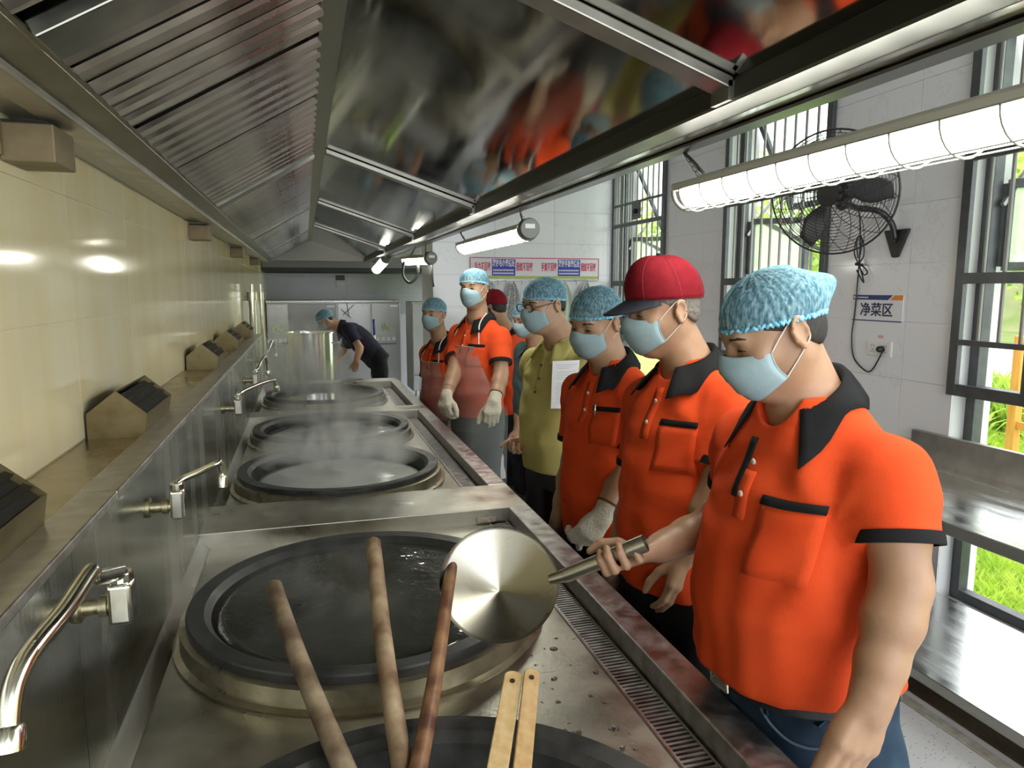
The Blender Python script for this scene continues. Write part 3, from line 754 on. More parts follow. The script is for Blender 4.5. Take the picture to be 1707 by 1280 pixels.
bank_edges = [(-0.5, 1.16)] + [(frames[i] + 0.06, (frames[i + 1] - 0.06) if i + 1 < len(frames) else HY1 - 0.1) for i in range(len(frames))]
base = None
for bi, (y0, y1) in enumerate(bank_edges):
    fl = slope_box(y0 - 0.004, y0, -0.006, 0.02).build('baffle_filter', BAFFLE, hd)
    pitch = 0.0885; y = y0 + 0.006; k = 0
    while y + 0.07 < y1:
        if base is None:
            base = vee(y).build('baffle', BAFFLE, fl, solid=0.0012); by = y
        else:
            c = base.copy(); COL.objects.link(c); c.name = 'baffle'; c.parent = fl; c.location = (0, y - by, 0)
        k += 1; y += pitch * (1.35 if k % 6 == 0 else 1.0)
# wall brackets under the hood
RUST = mat('rusty_bracket_steel', (0.20, 0.155, 0.09), 0.55, 0.5, col2=(0.28, 0.22, 0.14), scale=14)
for lab, y in (('large boxy steel bracket under the hood at upper left', 1.62), ('smaller boxy bracket on the wall under the hood', 3.95), ('third boxy bracket under the hood', 6.1), ('farthest boxy bracket under the hood', 8.2)):
    t = thing('wall_bracket', lab, 'bracket', (-0.549, y + 0.05, 1.86), 'boxy brackets under the hood')
    MB().box((-0.549, y, 1.862), (-0.455, y + 0.13, 1.935)).build('box', RUST, t, bevel=0.003)
    MB().box((-0.549, y - 0.012, 1.862 + 0.01), (-0.542, y, 1.93)).build('flange', RUST, t)
    MB().box((-0.549, y + 0.02, 1.935), (-0.47, y + 0.10, 1.9435)).build('pad', BLACK, t)
# ================================================================== lamps hung from the hood
DIFF = mat('lit_diffuser', (0.9, 0.9, 0.86), 0.4, emit=(1.0, 1.0, 0.90), estr=LAMP)
LAMPW = mat('lamp_white_enamel', (0.82, 0.82, 0.78), 0.3)
WIRE = mat('white_wire', (0.34, 0.34, 0.31), 0.4, 0.2)
CHAIN = mat('chain_steel', (0.25, 0.25, 0.24), 0.35, 1.0)
LGREY = mat('grey_cast_cap', (0.20, 0.20, 0.18), 0.5, 0.3)
def lamp(lab, a, c, r, hang, cage=True, capnear=False):
    a = np.asarray(a, float); c = np.asarray(c, float); d = nrm(c - a); L = np.linalg.norm(c - a)
    side = nrm(np.cross(d, (0, 0, 1))); up = np.cross(side, d)
    root = thing('batten_lamp', lab, 'lamp', (a + c)/2 - up*r, 'caged tube lamps along the hood')
    G = []
    for t in np.linspace(0.012, 0.988, 24):
        rr = r * (1.0 if 0.03 < t < 0.97 else 0.95)
        G.append([a + d*L*t + side*rr*math.cos(p) + up*(rr*math.sin(p) - 0.002) for p in np.linspace(math.pi*1.02, math.pi*1.98, 15)] )
    b = MB(); b.grid(G)
    b.f.append(tuple(range(14, -1, -1))); b.f.append(tuple(23*15 + k for k in range(15)))
    b.build('diffuser', DIFF, root, smooth=50)
    MB().obox((a + c)/2 + up*0.008, (side, up, d), (r*1.18, 0.009, L/2 + 0.015)).build('tray', LAMPW, root, bevel=0.004)
    MB().obox((a + c)/2 + up*0.022, (side, up, d), (r*0.5, 0.006, L/2 - 0.06)).build('spine', LAMPW, root, bevel=0.003)
    for e, s in ((a, 1), (c, -1)):
        MB().tube([e - d*s*0.012 + side*r*1.05*math.cos(p)*1.0 + up*(r*1.05*math.sin(p)) for p in np.linspace(math.pi, 2*math.pi, 15)], 0.006, 8).build('end_ring', LGREY, root, smooth=50)
    if cage:
        n = max(6, int(L / 0.098))
        for k in range(n + 1):
            t = 0.02 + 0.96*k/n; R = r*1.16
            MB().tube([a + d*L*t + side*R*math.cos(p) + up*(R*math.sin(p)*1.05) for p in np.linspace(math.pi, 2*math.pi, 13)], 0.0022, 6).build('cage_hoop', WIRE, root, smooth='all')
        for p in (math.pi, 1.35*math.pi, 1.65*math.pi, 2*math.pi):
            R = r*1.165
            MB().tube([a + side*R*math.cos(p) + up*R*math.sin(p)*1.05, c + side*R*math.cos(p) + up*R*math.sin(p)*1.05], 0.0016, 5).build('cage_wire', WIRE, root, smooth='all')
    if capnear:
        MB().lathe([(0.001, -0.012), (r*0.95, -0.012), (r*1.05, -0.006), (r*1.05, 0.03), (r*0.9, 0.04)], a - d*0.034, d, 20).build('end_cap', LGREY, root, smooth=40)
        MB().obox(a - d*0.0465 + up*0.01, (side, up, d), (r*0.5, r*0.22, 0.0008)).build('maker_plate', LAMPW, root)
    for h in hang:   # chains: pairs of links up to the hood
        p0 = a + d*L*h[0] + up*0.017
        top = np.array(h[1], float)
        for sgn in (-1, 1):
            q0 = p0 + d*0.016*sgn; n = max(4, int(np.linalg.norm(top - q0)/0.013))
            ch = MB()
            for k in range(n):
                m0 = q0 + (top - q0)*((k + 0.5)/n); z = nrm(top - q0); x = nrm(np.cross(z, (1, 0.2, 0))) if k % 2 else nrm(np.cross(z, (0.1, 1, 0)))
                hl = 0.62*np.linalg.norm(top - q0)/n
                ch.tube([m0 + x*0.0042*math.cos(t) + z*hl*math.sin(t) for t in np.linspace(0, 2*math.pi, 9)[:-1]], 0.0012, 4, closed=True)
            ch.build('chain', CHAIN, root)
        MB().tube(smooth_path([p0 + up*0.004, (p0 + top)/2 + d*0.012, top]), 0.003, 6).build('flex', BLACKP, root, smooth='all')
    return root
lamp('nearest caged lamp in front of the wall fan', (0.945, 1.635, 1.862), (0.945, 0.36, 1.862), 0.043, [(0.05, (0.90, 1.60, 1.948)), (0.93, (0.90, 0.42, 1.948))])
lamp('second caged lamp with a round grey end cap above the banner', (0.935, 2.99, 1.872), (0.935, 4.26, 1.872), 0.043, [(0.02, (0.90, 2.98, 1.948)), (0.95, (0.90, 4.2, 1.948))], capnear=True)
lamp('third lamp hanging askew beside the white wall corner', at(716, 430, 5.4), at(679, 432, 5.8), 0.046, [(0.15, (0.90, 5.45, 1.948)), (0.85, (0.87, 5.75, 1.948))], cage=False, capnear=True)
lamp('farthest lamp tilted down at the end of the hood', at(643, 431, 7.6), at(628, 448, 7.95), 0.052, [(0.1, (0.90, 7.62, 1.948)), (0.9, (0.90, 7.9, 1.948))], cage=False, capnear=True)
t = thing('hanging_hose', 'black hose loop hanging under the askew lamp', 'hose', at(690, 470, 5.6))
MB().tube(smooth_path([at(674, 436, 5.6), at(672, 458, 5.6), at(682, 471, 5.6), at(693, 464, 5.6), at(697, 452, 5.6)]), 0.011, 8).build('loop', BLACKP, t, smooth='all')
MB().tube([at(697, 454, 5.6), at(696, 428, 5.6)], 0.014, 8).build('coupling', LGREY, t, smooth='all')
MB().tube(smooth_path([at(720, 440, 5.55), at(721, 465, 5.55), at(723, 478, 5.55)]), 0.008, 8).build('tail', BLACKP, t, smooth='all')

# ================================================================== wall fan
fc = at(1388, 322, 3.40); fn = nrm(np.array([-0.80, -0.52, -0.22]))
fan = thing('wall_fan', 'black caged wall fan on a curved arm', 'fan', onX(1498, 405, 2.992))
u, v, _ = frame_z(fn)
bp = onX(1497, 402, 2.993)
g = MB()
for k in range(17):
    rr = 0.05 + 0.24*k/16; dep = 0.075*(1 - (k/16.0)**2.2)
    for sgn in (1, -0.9):
        if k == 16 and sgn < 0: continue
        g.tube([fc + fn*dep*sgn + (u*math.cos(t) + v*math.sin(t))*rr for t in np.linspace(0, 2*math.pi, 49)[:-1]], 0.0015, 4, closed=True)
for k in range(20):
    t = 2*math.pi*k/20
    for sgn in (1, -0.9):
        g.tube([fc + fn*0.075*(1 - q**2.2)*sgn + (u*math.cos(t + 0.5*q*sgn) + v*math.sin(t + 0.5*q*sgn))*(0.05 + 0.24*q) for q in np.linspace(0, 1, 9)], 0.0017, 4)
g.build('guard', BLACKP, fan)
MB().tube([fc + (u*math.cos(t) + v*math.sin(t))*0.291 for t in np.linspace(0, 2*math.pi, 49)[:-1]], 0.005, 6, closed=True).build('guard_rim', BLACKP, fan, smooth='all')
MB().lathe([(0.001, 0.082), (0.045, 0.080), (0.05, 0.072), (0.001, 0.07)], fc, fn, 20).build('badge', BLACKP, fan)
for k in range(3):
    t0 = 2*math.pi*k/3; G = []
    for q in np.linspace(0, 1, 8):
        rr = 0.04 + 0.225*q; w = 0.18 + 0.22*math.sin(math.pi*min(1, q*1.1))
        G.append([fc + (u*math.cos(t0 + s*w) + v*math.sin(t0 + s*w))*rr + fn*(s*0.028) for s in np.linspace(-1, 1, 7)])
    MB().grid(G).build('blade', mat('fan_blade_steel', (0.10, 0.10, 0.11), 0.4, 0.6), fan, smooth='all', solid=0.002)
MB().lathe([(0.001, 0.03), (0.04, 0.028), (0.042, -0.02), (0.001, -0.02)], fc, fn, 16).build('hub', BLACKP, fan, smooth=40)
MB().lathe([(0.001, -0.07), (0.055, -0.075), (0.068, -0.10), (0.068, -0.19), (0.05, -0.215), (0.001, -0.22)], fc, fn, 20).build('motor', BLACKP, fan, smooth=40)
m0 = fc - fn*0.16
MB().sphere(m0 - np.array([0, 0, 0.075]), 0.03).build('knuckle', BLACKP, fan, smooth='all')
MB().tube(smooth_path([m0 - np.array([0, 0, 0.07]), onX(1430, 347, 2.80), onX(1465, 352, 2.88), onX(1486, 372, 2.94), onX(1492, 398, 2.965)]), 0.016, 12).build('arm', BLACKP, fan, smooth='all')
tri = [bp + np.array([0, y, z]) for y, z in ((0.085, 0.06), (-0.085, 0.06), (-0.02, -0.085), (0.02, -0.085))]
MB().prism(tri, (-0.02, 0, 0)).build('wall_plate', BLACKP, fan, bevel=0.008)
MB().tube([bp + np.array([-0.02, 0, 0.01]), bp + np.array([-0.032, 0, 0.01])], 0.022, 12).build('boss', BLACKP, fan)
# cable with its tied bundle
cab = thing('fan_cable', 'black fan cable tied in loops and plugged into the socket', 'cable', onX(1462, 590, 2.98))
K = lambda x, y, X=2.975: onX(x, y, X)
MB().tube(smooth_path([m0 - np.array([0.0, 0.03, 0.06]), K(1431, 350, 2.80), K(1434, 395, 2.93), K(1432, 440), K(1425, 520, 2.982), K(1420, 560, 2.982), K(1423, 595, 2.982), K(1440, 616, 2.982), K(1452, 618, 2.982), K(1465, 598, 2.975), K(1471, 584, 2.962)]), 0.0042, 8).build('flex', BLACKP, cab, smooth='all')
for pts in ([(1431, 440), (1424, 420), (1430, 395), (1437, 398), (1434, 425)], [(1431, 440), (1440, 425), (1438, 400), (1428, 402), (1430, 430)], [(1432, 440), (1440, 470), (1434, 462), (1428, 450)], [(1432, 438), (1446, 452), (1440, 458), (1433, 445)]):
    MB().tube(smooth_path([K(x, y, 2.965) for x, y in pts]), 0.0038, 6).build('loop', BLACKP, cab, smooth='all')
MB().tube([K(1427, 440, 2.965), K(1437, 442, 2.965)], 0.009, 8).build('tie', BLACKP, cab)
MB().lathe([(0.001, 0.0), (0.017, 0.0), (0.019, 0.008), (0.016, 0.028), (0.010, 0.034), (0.001, 0.034)], onX(1471, 582, 2.984), (-1, 0, 0), 14).build('plug', BLACKP, cab, smooth=40)
# socket and sign on the pier
p = onX(1467, 581, 2.994)
sk = thing('wall_socket', 'white double wall socket under the sign', 'socket', p)
MB().obox(p + np.array([-0.004, 0, 0]), ((1,0,0),(0,1,0),(0,0,1)), (0.0045, 0.086, 0.043)).build('plate', WHITEP, sk, bevel=0.003)
for s in (-1, 1):
    fcx = MB().obox(p + np.array([-0.0092, 0.043*s, 0]), ((1,0,0),(0,1,0),(0,0,1)), (0.001, 0.036, 0.036)).build('socket_face', WHITEP, sk, bevel=0.001)
    for dy, dz, w, h in ((-0.008, 0.016, 0.0016, 0.005), (0.008, 0.016, 0.0016, 0.005), (0, -0.006, 0.0016, 0.005), (-0.009, -0.018, 0.004, 0.0016), (0.009, -0.018, 0.004, 0.0016)):
        MB().obox(p + np.array([-0.0103, 0.043*s + dy, dz]), ((1,0,0),(0,1,0),(0,0,1)), (0.0006, w, h)).build('slot', BLACKP, fcx)
MB().obox(p + np.array([-0.001, 0.0, 0.064]), ((1,0,0),(0,1,0),(0,0,1)), (0.0008, 0.018, 0.008)).build('sticker', mat('pink_sticker', (0.78, 0.45, 0.48), 0.5), sk)
sy0, sy1, sz0, sz1 = 3.352, 3.000, 1.440, 1.582
SIGNW = mat('sign_white', (0.80, 0.80, 0.84), 0.3); NAVY = mat('sign_navy', (0.03, 0.04, 0.20), 0.35); ORG = mat('sign_orange', (0.80, 0.27, 0.04), 0.35)
sg = thing('wall_sign', 'white area sign with navy header and orange corner above the socket', 'sign', (2.992, 3.176, 1.51))
MB().box((2.988, sy1, sz0), (2.9935, sy0, sz1)).build('board', SIGNW, sg)
MB().box((2.9872, sy1, sz0), (2.988, sy0, sz0 + 0.006)).build('base_stripe', NAVY, sg)
MB().prism([(2.988, sy0, sz1), (2.988, sy0, sz1 - 0.026), (2.988, sy1 + 0.10, sz1 - 0.026), (2.988, sy1 + 0.068, sz1)], (-0.0008, 0, 0)).build('header', NAVY, sg)
MB().prism([(2.988, sy1, sz1), (2.988, sy1, sz1 - 0.026), (2.988, sy1 + 0.088, sz1 - 0.026), (2.988, sy1 + 0.056, sz1)], (-0.0008, 0, 0)).build('corner', ORG, sg)
text_mesh('lettering', '净菜区', 0.078, mat('sign_ink', (0.03, 0.03, 0.09), 0.4), (2.9874, 3.178, 1.498), (0, -1, 0), (0, 0, 1), sg, bold=0.0012)
MB().tube([(2.9872, sy0 - 0.012, sz1 - 0.013), (2.9865, sy0 - 0.012, sz1 - 0.013)], 0.008, 14).build('emblem', SIGNW, sg)
for k in range(9): MB().box((2.9868, sy0 - 0.036 - 0.0095*k, sz1 - 0.017), (2.9872, sy0 - 0.029 - 0.0095*k, sz1 - 0.010)).build('header_mark', SIGNW, sg)

# ================================================================== two-tier steel bench under the windows
bn = thing('steel_bench', 'two-tier stainless steel work bench with upstand below the window', 'bench', (2.6, 1.6, -0.045))
BENCHS = mat('bench_steel', (0.58, 0.58, 0.56), 0.22, 1.0, col2=(0.68, 0.68, 0.66), scale=16, stretch=(1, 0.2, 1), detail=8, rvar=0.1, bump=0.03, bscale=60)
MB().box((2.275, 0.3, 0.745), (2.965, 2.86, 0.752)).build('top', BENCHS, bn)
MB().box((2.272, 0.3, 0.705), (2.279, 2.86, 0.752)).build('front_apron', STEEL, bn, bevel=0.002)
MB().box((2.962, 0.3, 0.745), (2.992, 2.86, 0.905)).build('upstand', mat('upstand_steel', (0.36, 0.35, 0.34), 0.4, 1.0, col2=(0.46, 0.45, 0.44), scale=12), bn, bevel=0.002)
MB().box((2.275, 0.3, 0.115), (2.965, 2.86, 0.122)).build('lower_shelf', BENCHS, bn)
MB().box((2.272, 0.3, 0.08), (2.279, 2.86, 0.122)).build('shelf_apron', STEEL, bn, bevel=0.002)
for x in (2.31, 2.93):
    for y in (0.36, 1.55, 2.80):
        MB().tube([(x, y, -0.045), (x, y, 0.74)], 0.019, 14).build('leg', STEEL, bn, smooth=50)

# ================================================================== banner and towels on the white wall
bx0, bx1, bz0, bz1 = 1.512, 2.83, 1.725, 1.91
RED = mat('banner_red', (0.62, 0.03, 0.10), 0.5); BBLUE = mat('banner_blue', (0.04, 0.05, 0.40), 0.5); BWHT = mat('banner_white', (0.78, 0.74, 0.80), 0.5)
bnr = thing('wall_banner', 'white banner with red lettering and two blue panels on the white wall', 'banner', ((bx0 + bx1)/2, 6.648, bz0))
Yb = 6.644
MB().box((bx0, Yb, bz0), (bx1, 6.6495, bz1)).build('sheet', BWHT, bnr)
MB().box((bx0, Yb - 0.0012, bz1 - 0.008), (bx1, Yb - 0.0002, bz1)).build('red_edge', RED, bnr)
for x in (bx0, bx1 - 0.008): MB().box((x, Yb - 0.0012, bz0 - 0.03), (x + 0.008, Yb - 0.0002, bz1 - 0.009)).build('red_edge', RED, bnr)
MB().box((bx0 + 0.009, Yb - 0.0012, bz0 - 0.012), (bx1 - 0.009, Yb - 0.0002, bz0 + 0.01)).build('green_edge', mat('banner_green', (0.45, 0.55, 0.08), 0.5), bnr)
def word(s, px0, px1, z, h, m, dy=0.0015):
    a, c = onY(px0, 450, Yb)[0], onY(px1, 450, Yb)[0]
    sx = (c - a) / (len(s) * h)
    text_mesh('lettering', s, h, m, ((a + c)/2, Yb - dy, z), (1, 0, 0), (0, 0, 1), bnr, depth=0.0004, bold=0.002, sx=sx)
for px0, px1, top in ((820, 859, '厨房毛巾悬挂处'), (930, 967, '厨房手套悬挂处')):
    a, c = onY(px0, 450, Yb)[0], onY(px1, 450, Yb)[0]
    MB().box((a, Yb - 0.0012, 1.737), (c, Yb - 0.0002, 1.895)).build('blue_panel', BBLUE, bnr)
    word(top, px0 + 1, px1 - 1, 1.852, 0.072, BWHT, 0.002)
    for r_, n_ in ((1.79, 12), (1.76, 14)):
        for k in range(n_):
            x = a + 0.012 + (c - a - 0.024)*k/n_
            MB().box((x, Yb - 0.002, r_ - 0.008), (x + (c - a)/n_*0.62, Yb - 0.0013, r_ + 0.008)).build('small_print', BWHT, bnr)
word('毛巾不回家', 791, 818, 1.818, 0.085, RED); word('我就不回家', 860, 888, 1.818, 0.085, RED)
word('手套不回家', 902, 928, 1.818, 0.085, RED); word('我就不回家', 968, 993, 1.818, 0.085, RED)
# hook rail and hanging cloths
hr = thing('hook_rail', 'thin hook rail under the banner', 'hook rail', (2.15, 6.64, 1.69))
MB().box((1.60, 6.632, 1.69), (2.82, 6.6495, 1.70)).build('rail', STEEL, hr)
HK = [1.70, 1.78, 1.86, 1.94, 2.02, 2.10, 2.22, 2.34, 2.46, 2.58, 2.70]
for x in HK: MB().tube(smooth_path([(x, 6.63, 1.695), (x, 6.615, 1.68), (x, 6.605, 1.665), (x, 6.615, 1.652), (x, 6.622, 1.66)], 3), 0.003, 6).build('hook', CHROME, hr)
def cloth(lab, x, w, h, m, ph):
    G = []
    for i, s in enumerate(np.linspace(0, 1, 15)):
        row = []
        for q in np.linspace(-1, 1, 21):
            wd = w*(0.25 + 0.75*min(1, s*2.2)**0.7)
            row.append((x + q*wd/2 + 0.01*math.sin(5*s + ph), 6.592 + 0.022*math.sin(9*q + ph + 2*s)*min(1, s*3 + 0.2), 1.655 - h*s*(1 - 0.06*abs(q)) + 0.02*abs(q)*(1 - s)))
        G.append(row)
    tag(MB().grid(G).build('hanging_cloth', m, loc=(x, 6.6, 1.655 - h), smooth='all', solid=0.004), lab, 'cloth', 'cloths on the hook rail')
def check_mat(name, c1, c2, sc):
    m = mat(name, c1, 0.9, col2=c2, scale=sc, detail=2, lo=0.45, hi=0.5, bump=0.2, bscale=200); return m
cloth('pale grey cloth hanging leftmost under the banner', 1.70, 0.13, 0.42, mat('cloth_white', (0.62, 0.62, 0.63), 0.9, col2=(0.5, 0.5, 0.52), scale=20), 0.3)
cloth('grey speckled towel hanging beside the tall cook', 1.90, 0.20, 0.48, check_mat('cloth_speckled', (0.30, 0.30, 0.30), (0.50, 0.50, 0.50), 60), 1.2)
cloth('narrow black strap hanging on the hook rail', 2.10, 0.045, 0.40, BLACK, 2.0)
cloth('pale green plastic apron hanging above the yellow polo', 2.42, 0.26, 0.55, mat('cloth_pale_green', (0.55, 0.62, 0.52), 0.6), 0.8)
cloth('grey plastic apron hanging rightmost on the rail', 2.66, 0.22, 0.5, mat('cloth_grey', (0.34, 0.36, 0.36), 0.5, col2=(0.5, 0.52, 0.52), scale=12), 2.6)

# ================================================================== far end of the kitchen
ct = thing('far_cabinet', 'row of steel cabinets with round badges against the far wall', 'cabinet', (0.4, 11.2, 0.0))
FS = mat('far_cabinet_steel', (0.34, 0.34, 0.33), 0.35, 0.9, col2=(0.42, 0.42, 0.41), scale=4)
MB().box((-0.54, 10.9, 0.12), (1.39, 11.59, 1.405)).build('carcass', FS, ct, bevel=0.004)
MB().box((-0.545, 10.86, 1.405), (1.395, 11.59, 1.44)).build('top', STEEL, ct, bevel=0.004)
DOORM = mat('cabinet_door_steel', (0.42, 0.42, 0.41), 0.3, 0.85, col2=(0.48, 0.48, 0.47), scale=3)
for x0, x1 in ((-0.53, -0.25), (-0.23, 0.45), (0.47, 0.94), (0.96, 1.38)):
    d = MB().box((x0, 10.878, 0.16), (x1, 10.899, 1.39)).build('door', DOORM if x0 != -0.23 else mat('dark_door_steel', (0.25, 0.25, 0.24), 0.35, 0.85), ct, bevel=0.004)
    MB().box((x1 - 0.14, 10.868, 1.34), (x1 - 0.03, 10.878, 1.362)).build('label_strip', WHITEP, d)
    if x0 in (-0.53, 0.96):
        xc = (x0 + x1)/2
        MB().lathe([(0.001, 0.006), (0.075, 0.006), (0.075, 0.0)], (xc, 10.878, 1.03), (0, -1, 0), 24).build('badge', mat('badge_green', (0.25, 0.38, 0.20), 0.4, col2=(0.7, 0.72, 0.6), scale=30), d)
        for k in range(4): MB().box((xc - 0.15 + 0.078*k, 10.874, 0.83), (xc - 0.095 + 0.078*k, 10.878, 0.885)).build('badge_text', WHITEP, d)
        MB().box((xc - 0.16, 10.875, 0.77), (xc + 0.15, 10.878, 0.79)).build('badge_line', mat('badge_blue', (0.15, 0.18, 0.40), 0.5), d)
for x in (-0.45, 0.4, 1.3): MB().tube([(x, 10.95, 0), (x, 10.95, 0.12)], 0.025, 10).build('leg', STEEL, ct)
fr = thing('steel_fridge', 'tall steel fridge standing right of the cabinet row', 'fridge', (1.72, 10.2, 0.0))
MB().box((1.42, 9.9, 0.18), (2.2, 10.5, 1.43)).build('body', FS, fr, bevel=0.005)
MB().box((1.43, 9.878, 0.42), (2.19, 9.899, 1.40)).build('door', DOORM, fr, bevel=0.005)
MB().box((1.43, 9.878, 0.19), (2.19, 9.899, 0.40)).build('drawer', DOORM, fr, bevel=0.005)
for x in (1.48, 2.12): MB().tube([(x, 9.95, 0), (x, 9.95, 0.18)], 0.025, 10).build('leg', STEEL, fr)
bh = thing('exhaust_canopy', 'dark exhaust canopy above the far cabinets', 'canopy', (0.8, 10.9, 1.84))
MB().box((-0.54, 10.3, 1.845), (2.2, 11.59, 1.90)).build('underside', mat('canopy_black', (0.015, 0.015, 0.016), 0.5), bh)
MB().box((-0.54, 10.28, 1.90), (2.2, 10.30, 2.05)).build('front_band', mat('canopy_band', (0.16, 0.16, 0.155), 0.5, 0.6), bh)
MB().box((-0.54, 10.30, 1.90), (2.2, 11.59, 2.5)).build('duct', HOODF, bh)
sb = thing('switch_box', 'small dark switch box with a white label on the far grey wall', 'switch', (0.36, 11.59, 1.7))
q = onY(567, 463, 11.595)
MB().obox(q, ((1,0,0),(0,1,0),(0,0,1)), (0.07, 0.03, 0.04)).build('case', BLACKP, sb)
MB().obox(q + np.array([0.0, 0.0, -0.1]), ((1,0,0),(0,1,0),(0,0,1)), (0.06, 0.004, 0.04)).build('label', WHITEP, sb)
# low sink counter behind the range, stock pot, broom
lc = thing('low_counter', 'low steel counter right behind the end of the range', 'counter', (0.25, 6.9, 0.0))
MB().box((-0.34, 6.18, 0.10), (0.72, 7.55, 0.60)).build('body', STEEL, lc, bevel=0.004)
MB().box((-0.345, 6.17, 0.60), (0.73, 7.56, 0.63)).build('top', STEEL_TOP, lc, bevel=0.004)
for x in (-0.28, 0.66):
    for y in (6.25, 7.48): MB().tube([(x, y, 0), (x, y, 0.10)], 0.022, 10).build('leg', STEEL, lc)
pc = (0.035, 7.05, 0.63)
sp_ = thing('stock_pot', 'tall shiny steel stock pot in front of the stooping worker', 'stock pot', pc)
MB().lathe([(0.001, 0.0), (0.20, 0.0), (0.215, 0.01), (0.215, 0.56), (0.225, 0.565), (0.225, 0.575), (0.208, 0.575), (0.205, 0.56), (0.205, 0.02), (0.001, 0.018)], pc, n=40).build('body', mat('pot_steel', (0.72, 0.72, 0.68), 0.18, 1.0, col2=(0.6, 0.6, 0.56), scale=8, rvar=0.05), sp_, smooth=40)
for s in (-1, 1): MB().tube(smooth_path([(pc[0] + s*0.214, pc[1] - 0.05, 1.10), (pc[0] + s*0.26, pc[1] - 0.03, 1.10), (pc[0] + s*0.26, pc[1] + 0.03, 1.10), (pc[0] + s*0.214, pc[1] + 0.05, 1.10)]), 0.008, 8).build('handle', STEEL, sp_, smooth='all')
bs = thing('tap_fitting', 'small brass tap fitting at the foot of the stock pot', 'tap', (0.2, 6.5, 0.63))
MB().tube([(0.12, 6.5, 0.66), (0.34, 6.5, 0.66)], 0.018, 10).build('pipe', BRASS, bs); MB().tube([(0.2, 6.5, 0.63), (0.2, 6.5, 0.70)], 0.022, 10).build('stem', BRASS, bs); MB().sphere((0.10, 6.5, 0.66), 0.03).build('knob', WHITEP, bs, smooth='all')
top, low = onY(623, 532, 8.9), onY(628, 640, 8.9)
low = top + (low - top)*((top[2] - 0.02)/(top[2] - low[2]))
br = thing('broom', 'broom with white pole and blue grip leaning near the far cabinets', 'broom', (low[0], low[1], 0.0))
MB().tube([low, top + (low - top)*0.16], 0.013, 10).build('pole', WHITEP, br, smooth='all')
MB().tube([top + (low - top)*0.16, top], 0.015, 10).build('grip', mat('blue_grip', (0.02, 0.03, 0.25), 0.4), br, smooth='all')
MB().obox(low + np.array([0, 0, 0.03]), ((1,0,0),(0,1,0),(0,0,1)), (0.14, 0.02, 0.03)).build('head', mat('broom_head', (0.1, 0.12, 0.3), 0.6), br)
kn = thing('hanging_shears', 'dark kitchen shears hanging on the far cabinet', 'shears', onY(578, 520, 10.86))
for a, c in (((572, 525), (590, 508)), ((582, 528), (578, 505)), ((568, 515), (585, 530))): MB().bar(onY(*a, 10.86), onY(*c, 10.86), 0.022, 0.012).build('blade', LGREY, kn)
# gas pipes at the far left corner
for lab, x, y, r in (('thick steel gas pipe standing at the far left wall', -0.49, 7.4, 0.035), ('thin gas pipe beside the thick one', -0.42, 7.6, 0.02)):
    t = thing('gas_pipe', lab, 'pipe', (x, y, 0.0))
    MB().tube([(x, y, 0.0), (x, y, 1.50)], r, 14).build('riser', CHROME, t, smooth=50)
    MB().tube([(x, y, 1.50), (x, y, 1.58)], r*1.4, 14).build('valve', CHROME, t, smooth=50)
    MB().tube([(x, y, 1.58), (x, y, 1.66)], r*0.5, 10).build('stem', CHROME, t, smooth=50)
